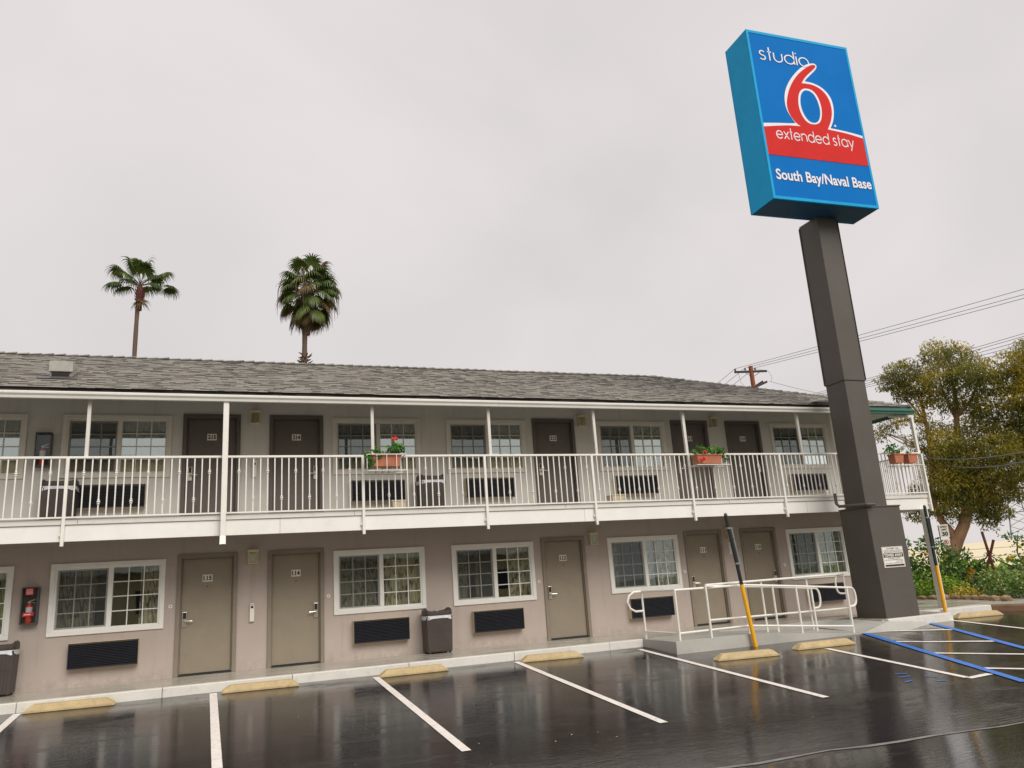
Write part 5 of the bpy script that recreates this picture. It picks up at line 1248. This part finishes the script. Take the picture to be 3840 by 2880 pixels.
EB_thin = [(57.5, 38.7, 12.6, 0.9), (58.1, 37.9, 13.1, 0.9), (57.4, 35.9, 13.3, 0.8), (58.4, 34.9, 13.5, 1.1), (58.0, 35.7, 11.2, 0.9), (60.4, 35.6, 12.2, 1.1), (61.5, 33.0, 12.3, 1.2), (59.6, 34.6, 12.0, 1.0), (62.3, 31.6, 11.3, 1.1)]
eu = E('eucalyptus_tree', (59.3, 35.2, -2.2), 'large spreading eucalyptus with olive and golden foliage behind the balcony corner', 'tree', None)
leaf_obj('crown', leaf_cloud(blob3(EB, 1.03), 760, .31, .27, .7, 11, .34), m_leaf_euc, eu)
leaf_obj('sparse_foliage', leaf_cloud(blob3(EB_thin, 1.15), 330, .32, .24, .7, 12, .1), m_leaf_euc, eu)
def limb(pts, r0, r1, name='limb', par=None):
    n = len(pts); MB().tube(pts, [r0 + (r1 - r0) * i / (n - 1) for i in range(n)], 9).build(name, m_euc, par, smooth=True)
TR_ = [(58.6, 35.9, -2.3), (59.0, 35.5, 0.2), (59.4, 35.0, 1.3), (59.8, 34.6, 2.4), (60.2, 34.0, 3.6), (60.5, 33.7, 4.7), (60.8, 33.3, 6.4), (60.7, 33.5, 8.5), (60.8, 33.4, 10.9), (61.0, 33.1, 13.3), (61.1, 32.9, 15.2), (60.9, 32.9, 17.0)]
limb(TR_, .68, .10, 'trunk', eu)
limb([(59.7, 34.7, 2.2), (59.5, 34.9, 3.2), (59.2, 35.3, 4.1), (59.0, 35.5, 5.5), (59.1, 35.4, 7.6), (59.3, 35.1, 10.0), (59.4, 35.0, 12.7), (59.4, 35.1, 14.6), (59.2, 35.3, 16.0)], .36, .07, par=eu)
limb([(60.5, 33.7, 4.7), (61.4, 32.6, 5.3), (62.1, 31.7, 7.0), (62.7, 30.9, 8.8), (63.1, 30.3, 10.7), (63.6, 29.7, 13.0)], .30, .08, par=eu)
limb([(59.4, 35.0, 12.7), (58.7, 35.8, 13.3), (57.7, 37.0, 13.1), (56.9, 37.9, 12.6)], .11, .03, par=eu)
limb([(61.0, 33.1, 12.9), (61.9, 32.0, 14.3), (62.4, 31.3, 15.9)], .16, .05, par=eu)
limb([(60.9, 33.2, 12.9), (60.6, 33.6, 15.1), (60.5, 33.7, 17.3)], .16, .05, par=eu)
for k in range(46):
    b = rnd.choice(EB + EB_thin); q = min(TR_[5:] + [(59.3, 35.1, 10.0), (59.4, 35.0, 12.7), (62.7, 30.9, 8.8), (63.1, 30.3, 10.7)], key=lambda t: (t[0] - b[0]) ** 2 + (t[1] - b[1]) ** 2 + (t[2] - b[2] + 1.5) ** 2)
    m_ = Vector(q).lerp(Vector(b[:3]), .55) + Vector((rnd.uniform(-.3, .3), rnd.uniform(-.3, .3), rnd.uniform(-.2, .5)))
    e_ = Vector(b[:3]) + Vector((rnd.uniform(-1, 1), rnd.uniform(-1, 1), rnd.uniform(-.2, .8))) * b[3] * .7
    limb([q, m_, e_], .07, .018, 'branch', eu)
EB2 = [(64.0, 28.8, 16.8, 1.43), (64.0, 29.5, 15.3, 1.53), (63.6, 28.8, 13.8, 1.72), (63.7, 29.6, 12.4, 1.53), (64.5, 27.8, 15.8, 1.72), (64.3, 28.0, 13.8, 1.91), (64.6, 28.6, 11.9, 1.91), (64.3, 29.0, 10.1, 1.91), (64.8, 29.7, 8.2, 1.91), (66.5, 26.5, 14.5, 2.6), (66.8, 26.3, 11, 2.8), (67.5, 24.5, 13, 2.6), (67.2, 25.0, 9, 2.6), (66.2, 27.5, 6.6, 2.0), (65.2, 28.2, 17.6, 1.5), (68.5, 22.6, 11, 2.3)]
eu2 = E('eucalyptus_tree', (65.5, 28, -2.2), 'second eucalyptus cut off by the right edge of the picture', 'tree')
leaf_obj('crown', leaf_cloud(blob3(EB2, 1.03), 700, .31, .27, .7, 13, .34), m_leaf_euc, eu2)
limb([(65.5, 28, -2.3), (65.3, 28.2, 4), (65.0, 28.4, 9), (64.6, 28.6, 14), (64.3, 28.7, 16.5)], .5, .08, 'trunk', eu2)
for b in EB2: limb([(64.9, 28.4, max(5, b[2] - 3)), b[:3]], .10, .03, 'branch', eu2)

# ------------------------------------------------------------------ fan palms
def frond(mbL, mbP, base, d, Lp, Lb, droop, n=26, spread=115, seed=0, tone=.5, sag=.25):
    rs = random.Random(seed); d = Vector(d).normalized(); base = Vector(base)
    tip = base + d * Lp + Vector((0, 0, -sag * Lp * .35))
    mid = base + d * Lp * .5 + Vector((0, 0, -sag * Lp * .05))
    mbP.tube([base, mid, tip], [.035, .025, .018], 5)
    side = d.cross(Vector((0, 0, 1)))
    if side.length < .1: side = Vector((math.cos(seed), math.sin(seed), 0))
    side.normalize(); fwd = (tip - mid).normalized(); upn = side.cross(fwd)
    side = (side * math.cos(rs.uniform(-.3, .3)) + upn * math.sin(rs.uniform(-.6, .6))).normalized()
    for i in range(n):
        a = R(-spread + 2 * spread * i / (n - 1)); k = fwd * math.cos(a) + side * math.sin(a)
        L = Lb * (1 - .18 * abs(a) / R(spread)) * rs.uniform(.85, 1.08)
        p = [tip]; v = k.copy(); seg = 5; g = Vector((0, 0, -1)); P = tip.copy()
        for s in range(seg):
            t = (s + 1) / seg
            v = (v + g * droop * (t ** 1.6) * 1.0).normalized(); P = P + v * L / seg; p.append(P.copy())
        wd = Lb * .105; wv = [.35, 1.0, 1.0, .6, .35, .0]
        cr_ = k.cross(upn).normalized() if k.cross(upn).length > .1 else side
        mbL.cur = min(1, max(0, tone + rs.uniform(-.25, .25)))
        for s in range(seg):
            w0, w1 = wd * wv[s] * .5, wd * wv[s + 1] * .5
            mbL.add([p[s] - cr_ * w0, p[s] + cr_ * w0, p[s + 1] + cr_ * w1, p[s + 1] - cr_ * w1], [(0, 1, 2, 3)])
def palm(loc, top, crown, label, fr, name='palm_tree', R0=.2):
    r = E(name, loc, label, 'palm tree', None)
    a = Vector(loc); b = Vector(crown); n = 26; pts = []; rad = []
    for i in range(n + 1):
        t = i / n; p = a.lerp(b, t); p.x += .10 * math.sin(t * 5); pts.append(p); rad.append(R0 * (1.15 - .25 * t) * (1 + .05 * math.sin(i * 2.3)))
    MB().tube(pts, rad, 12).build('trunk', m_bark, r, smooth=True)
    return r
# slim palm, clean crown
p1c = Vector((-5.62, 44.29, 24.6))
p1 = palm((-5.9, 44.28, -1.0), 24, (-5.62, 44.29, 23.6), 'slender fan palm with open green crown and reddish trunk top, left of the two', None, R0=.165)
mb = MB(); mb.tube([(-5.64, 44.29, 22.6), (-5.64, 44.29, 23.2)], [.20, .215], 12); mb.build('pale_collar', m_bark, p1, smooth=True)
mb = MB(); mb.tube([(-5.64, 44.29, 23.2), (-5.63, 44.29, 23.5), (-5.62, 44.29, 23.9), (-5.62, 44.29, 24.6)], [.22, .24, .30, .14], 10)
for k in range(44):
    a = k * 2.4; z = 23.3 + .95 * k / 44; q = Vector((-5.62 + .26 * math.cos(a), 44.29 + .28 * math.sin(a), z)); mb.hexa([q + Vector((0, .03, 0)), q + Vector((0, -.03, 0)), q + Vector((.04, 0, -.05)), q + Vector((-.04, 0, -.05))], [q + Vector((.12 * math.cos(a), .12 * math.sin(a), .16)) + Vector((s, 0, 0)) for s in (-.01, .01, .012, -.012)])
mb.build('leaf_bases', m_bark_r, p1)
fr1 = [(-.78, -.2, 1.95), (-.26, .5, 2.15), (.45, .1, 2.15), (.40, -.9, 1.25), (-1.8, .1, 1.40), (-1.05, -.5, .85), (1.75, -.1, 1.20), (1.15, -.6, .65), (-1.85, -.1, .05), (1.15, -.7, -.15), (2.15, .1, .0), (-.2, -.7, 1.5), (.9, .9, 1.0), (-.9, 1.0, .9), (-1.3, .9, .1), (.3, 1.2, .3)]
for i, (x, y, z) in enumerate(fr1):
    ml, mp_ = MB(), MB(); ml.use_t = True; L = math.sqrt(x * x + y * y + z * z)
    frond(ml, mp_, p1c, (x, y, z + .18 * L), max(.7, L - .15), 1.28, .95, seed=i + 3, tone=.5, n=34, spread=140, sag=.5)
    o = ml.build('frond', m_leaf_palm, p1); mp_.build('petiole', m_petiole, o)
for i, (x, y, z) in enumerate([(-.8, -.5, -.9), (.9, -.4, -.8), (.5, -.8, -1.0)]):
    ml, mp_ = MB(), MB(); ml.use_t = True; frond(ml, mp_, p1c + Vector((0, 0, -1.1)), (x, y, z), .35, .95, .6, seed=50 + i, tone=.4, n=14)
    o = ml.build('frond', m_leaf_pdry, p1); mp_.build('petiole', m_petiole, o)
# full palm with hanging skirt
p2c = Vector((5.98, 39.23, 23.4))
p2 = palm((5.55, 39.24, -1.0), 22, (5.85, 39.23, 20.5), 'shaggy fan palm with full green crown and drooping brown fronds, right of the two', None, R0=.20)
mb = MB(); mb.tube([(5.84, 39.23, 19.6), (5.86, 39.23, 20.2), (5.9, 39.23, 21.2), (5.95, 39.23, 22.6), (5.98, 39.23, 23.6)], [.22, .34, .52, .5, .3], 12)
for k in range(90):
    a = k * 2.4; z = 19.9 + 2.6 * k / 90; rr0 = .30 + .22 * min(1, (z - 19.9) / 1.2); q = Vector((5.9 + rr0 * math.cos(a), 39.23 + rr0 * math.sin(a), z)); mb.hexa([q + Vector((0, .04, 0)), q + Vector((0, -.04, 0)), q + Vector((.05, 0, -.08)), q + Vector((-.05, 0, -.08))], [q + Vector((.13 * math.cos(a), .13 * math.sin(a), .2)) + Vector((s, 0, 0)) for s in (-.01, .01, .012, -.012)])
mb.build('leaf_bases', m_bark, p2)
mb = MB()
for k in range(26):
    a = k * 2.4; rr0 = .22; z = 17.3 + .9 * k / 26; q = Vector((5.77 + rr0 * math.cos(a), 39.23 + rr0 * math.sin(a), z)); o_ = Vector((rnd.uniform(.15, .4) * math.cos(a), rnd.uniform(.15, .4) * math.sin(a), rnd.uniform(-.1, .25))); mb.hexa([q + Vector((0, .07, 0)), q + Vector((0, -.07, 0)), q + Vector((.07, 0, -.1)), q + Vector((-.07, 0, -.1))], [q + o_ + Vector((s, 0, 0)) for s in (-.03, .03, .03, -.03)])
mb.build('old_leaf_bases', m_bark, p2)
rs2 = random.Random(5)
for i in range(52):
    t = i / 51; el = 1.35 - 2.35 * t ** .9; az = i * 2.39996 + rs2.uniform(-.2, .2); c = math.cos(el)
    dry = (t > .55 and rs2.random() < .5) or (rs2.random() < .16)
    ml, mp_ = MB(), MB(); ml.use_t = True
    frond(ml, mp_, p2c + Vector((0, 0, -.55 * t - (.4 if t > .8 else 0))), (c * math.cos(az), c * math.sin(az), math.sin(el)), rs2.uniform(1.35, 1.9) * (1.0 if t < .75 else .85), 1.36, (.9 + .3 * t), seed=100 + i, tone=.35 + .35 * rs2.random(), n=28, spread=135, sag=.3 + .5 * t)
    o = ml.build('frond', m_leaf_pdry if dry else m_leaf_palm, p2); mp_.build('petiole', m_petiole, o)
for i in range(9):     # hanging dead flower stalks
    a = rs2.uniform(math.pi, 2 * math.pi) if i % 2 else rs2.uniform(-.6, .6); x = math.cos(a); y = math.sin(a)
    pts = [p2c + Vector((x * s, y * s, h)) for s, h in ((.2, .1), (1.0, 1.0), (1.8, .7), (2.15, -.6), (2.2, -1.9 - rs2.random()))]
    MB().tube(pts, [.015, .015, .02, .035, .01], 5).build('flower_stalk', m_leaf_pdry, p2, smooth=True)

# ------------------------------------------------------------------ utility pole and wires
up = E('utility_pole', (37.9, 31.05, -2), 'reddish wooden utility pole with crossarms rising behind the roof hip', 'utility pole')
MB().tube([(37.9, 31.05, -2), (37.88, 31.04, 16.08)], [.21, .165], 12).build('pole_shaft', m_pole, up, smooth=True)
a1, a2 = Vector((36.86, 31.75, 15.78)), Vector((38.72, 30.28, 15.52))
MB().bar(a1, a2, .12, .15).build('crossarm', m_xarm, up)
b1, b2 = Vector((36.9, 31.72, 14.0)), Vector((38.72, 30.25, 14.78))
MB().bar(Vector((37.25, 31.2, 14.12)), Vector((38.67, 30.38, 14.72)), .10, .15).build('crossarm', m_xarm, up)
MB().bar(Vector((37.25, 31.5, 14.02)), Vector((38.5, 30.62, 14.80)), .10, .15).build('crossarm', m_xarm, up)
MB().bar((37.45, 31.28, 15.66), (37.86, 30.95, 15.2), .03).build('brace', m_xarm, up); MB().bar((38.35, 30.5, 15.55), (37.95, 30.9, 15.25), .03).build('brace', m_xarm, up)
ins = [(36.94, 31.70, 15.86), (37.50, 31.24, 15.80), (38.07, 30.80, 15.72), (37.55, 31.1, 14.35), (37.3, 31.35, 14.2)]
for p in ins: MB().lathe([(.03, 0), (.08, .02), (.05, .06), (.07, .1), (.04, .16), (.03, .2)], p, 8).build('insulator', m_xarm, up, smooth=True)
def wire(a, b, r, label, sag=.0, n=14, name='power_line', grp='overhead wires crossing the sky'):
    a = Vector(a); b = Vector(b); pts = [a.lerp(b, i / n) + Vector((0, 0, -sag * 4 * (i / n) * (1 - i / n))) for i in range(n + 1)]
    o = MB().tube(pts, r, 5, False).build(name, m_wire, smooth=True); recentre(o, a); tag(o, label, 'wire', grp)
def ext(a, b, k): a = Vector(a); b = Vector(b); return a + (b - a) * k
for i, (p, q, nm) in enumerate(zip(ins[:3], [(41.73, 12.01, 15.29), (41.70, 12.06, 14.98), (41.68, 12.10, 14.77)], ('uppermost', 'second', 'third'))):
    s = (p[0], p[1], p[2] + .18)
    wire(s, ext(s, q, 1.6), .016, '%s of the three wires running from the utility pole to the upper right' % nm, .12)
    wire(s, (s[0] + 13.6, s[1] + 53, s[2]), .016, '%s short wire sloping down to the left from the utility pole behind the roof' % ('leftmost', 'middle', 'rightmost')[i], .6)
for i, (a, b) in enumerate(zip([(53.92, 43.6, 17.25), (54.07, 43.46, 17.13), (54.12, 43.42, 16.98), (54.2, 43.35, 16.87), (54.66, 42.91, 16.82)], [(49.75, 18.01, 15.08), (49.73, 18.04, 14.89), (49.7, 18.08, 14.62), (49.68, 18.12, 14.37), (49.65, 18.17, 14.1)])):
    wire(ext(b, a, 1.3), ext(a, b, 1.4), .018, '%s wire of the lower bundle of five crossing above the eucalyptus' % ('topmost', 'second', 'middle', 'fourth', 'lowest')[i], .1)
wire((57.71, 33.94, 9.43), ext((57.71, 33.94, 9.43), (32.59, 7.67, 5.46), 1.25), .032, 'upper thick black cable in front of the eucalyptus', .35)
wire((58.61, 32.87, 8.56), ext((58.61, 32.87, 8.56), (32.55, 7.73, 5.05), 1.25), .032, 'lower thick black cable in front of the eucalyptus', .35)
wire((38.75, 30.22, 14.7), (56, 36, 14.9), .014, 'thin guy wire from the lower crossarm end of the utility pole to the right', .3)
pts = [(38.1, 30.75, 15.8), (38.75, 30.2, 15.5), (38.95, 30.1, 15.0), (38.85, 30.15, 14.72)]
mb = MB().tube(pts, .012, 5); mb.build('jumper_wire', m_wire, up, smooth=True)
MB().tube([(37.1, 31.6, 15.7), (37.15, 31.5, 14.9), (37.35, 31.3, 14.5), (37.55, 31.1, 14.5)], .012, 5).build('jumper_wire', m_wire, up, smooth=True)

# ------------------------------------------------------------------ far things at the right
wh = E('warehouse', (100, 64, -2.3), 'long low warehouse with pale yellow roof in the far distance at right', 'warehouse')
d_ = Vector((5.4, -6.7, 0)).normalized(); bk = Vector((.78, .625, 0)); P0 = Vector((84.8, 57.6, 0)) - d_ * 40; P1 = Vector((90.2, 50.9, 0)) + d_ * 60
Z = lambda p, z: Vector((p.x, p.y, z))
MB().add([Z(P0, -.45), Z(P1, -.95 + .5), Z(P1 + bk * 38, 2.85), Z(P0 + bk * 38, 2.85)], [(0, 1, 2, 3)]).build('roof', m_wh_roof, wh)
MB().hexa([Z(P0 + bk * .8, -2.4), Z(P1 + bk * .8, -2.4), Z(P1 + bk * 37, -2.4), Z(P0 + bk * 37, -2.4)], [Z(P0 + bk * .8, -.5), Z(P1 + bk * .8, -.5), Z(P1 + bk * 37, -.5), Z(P0 + bk * 37, -.5)]).build('wall', m_wh_wall, wh)
for i in range(22):
    c = P0 + d_ * (6 + i * 4.4); MB().hexa([Z(c, -2.2), Z(c + d_ * 2, -2.2), Z(c + d_ * 2 + bk * .7, -2.2), Z(c + bk * .7, -2.2)], [Z(c, -.9), Z(c + d_ * 2, -.9), Z(c + d_ * 2 + bk * .7, -.9), Z(c + bk * .7, -.9)]).build('loading_door', m_steel if i % 2 else m_cabf, wh)
for k in range(1, 3): MB().bar(Z(P0 + bk * 38 * k / 3, -.45 + 1.1 * k + .03), Z(P1 + bk * 38 * k / 3, -.45 + 1.1 * k + .03), .25, .06).build('roof_seam', m_wh_wall, wh)
fe = E('wire_fence', (75, 45, -2.3), 'thin wire fence on grass in front of the far warehouse', 'fence')
f0 = Vector((66, 51, 0)); f1 = Vector((80, 33, 0))
for k in range(16): p = f0.lerp(f1, k / 15); MB().box(p.x - .04, p.y - .04, -2.4, p.x + .04, p.y + .04, -.9).build('fence_post', m_steel, fe)
for z in (-1.0, -1.5, -2.0): MB().bar(Z(f0, z), Z(f1, z), .03).build('fence_rail', m_steel, fe)
lt = E('lattice_tower', (256, 176, -2), 'faint steel lattice transmission tower on the horizon at the right edge', 'tower')
c = Vector((257.2, 174.6, 0)); sd_ = Vector((.56, -.82, 0))
for s in (-1, 1):
    MB().bar(c + sd_ * s * 4 + Vector((0, 0, -2)), c + sd_ * s * 1.0 + Vector((0, 0, 26)), .3).build('tower_leg', m_steel, lt)
for k in range(9):
    z = 1 + k * 2.8; w = 4 - 3 * z / 26; w2 = 4 - 3 * (z + 2.8) / 26
    MB().bar(c + sd_ * -w + Vector((0, 0, z)), c + sd_ * w2 + Vector((0, 0, z + 2.8)), .18).build('lattice_brace', m_steel, lt); MB().bar(c + sd_ * w + Vector((0, 0, z)), c + sd_ * -w2 + Vector((0, 0, z + 2.8)), .18).build('lattice_brace', m_steel, lt)
for z in (14, 18, 22): MB().bar(c + sd_ * -7 + Vector((0, 0, z)), c + sd_ * 7 + Vector((0, 0, z)), .3).build('tower_arm', m_steel, lt)
bg_ = [(30 + i * 3.1, 62 - i * 1.2, .2 + .4 * math.sin(i * 2.1), 2.4, 2.2, 1.5) for i in range(9)] + [(24.5 + (i % 3) * .8, 9 - i * .8, .2 + .2 * math.sin(i), 1.0, .9, .8) for i in range(9)]
o = leaf_obj('background_bushes', leaf_cloud(bg_, 300, .22, .5, 0, 21, .3), m_leaf_shr); tag(o, 'dark green undergrowth behind the citrus trees', 'undergrowth', None, 'stuff')

# ------------------------------------------------------------------ across the lot, behind the camera: what the windows mirror
ow = E('opposite_wing', (4, -34, -.2), 'yellow-beige two-storey wing across the parking lot, seen only mirrored in windows', 'building')
MB().box(-16, -46, -.6, 26, -36, 10.0).build('wall', m_wall_dk, ow)
MB().hexa([(-17, -47, 10.001), (27, -47, 10.001), (27, -35.6, 10.001), (-17, -35.6, 10.001)], [(-15, -42, 11), (25, -42, 11), (25, -40, 11), (-15, -40, 11)]).build('roof', m_cabf, ow)
for i in range(9):
    for z in (.6, 4.1): MB().box(-13 + i * 4.4, -36.05, z + .4, -11.2 + i * 4.4, -35.99, z + 1.7).build('window', m_black, ow)
    MB().box(-15.2 + i * 4.4, -36.05, -.4, -14.2 + i * 4.4, -35.99, 1.9).build('door', m_frame_d, ow)
MB().box(-16, -35.99, 3.3, 26, -34.6, 3.55).build('balcony_deck', m_fascia, ow)
op = E('utility_pole', (22.5, -29, -.6), 'wooden utility pole across the parking lot, mirrored in the upper right window', 'utility pole')
MB().tube([(22.5, -29, -.6), (22.5, -29, 14)], .18, 10).build('pole_shaft', m_xarm, op, smooth=True)
for z in (10.2, 12.4): MB().bar((21.2, -29.2, z), (23.8, -29.2, z), .12, .14).build('crossarm', m_xarm, op)
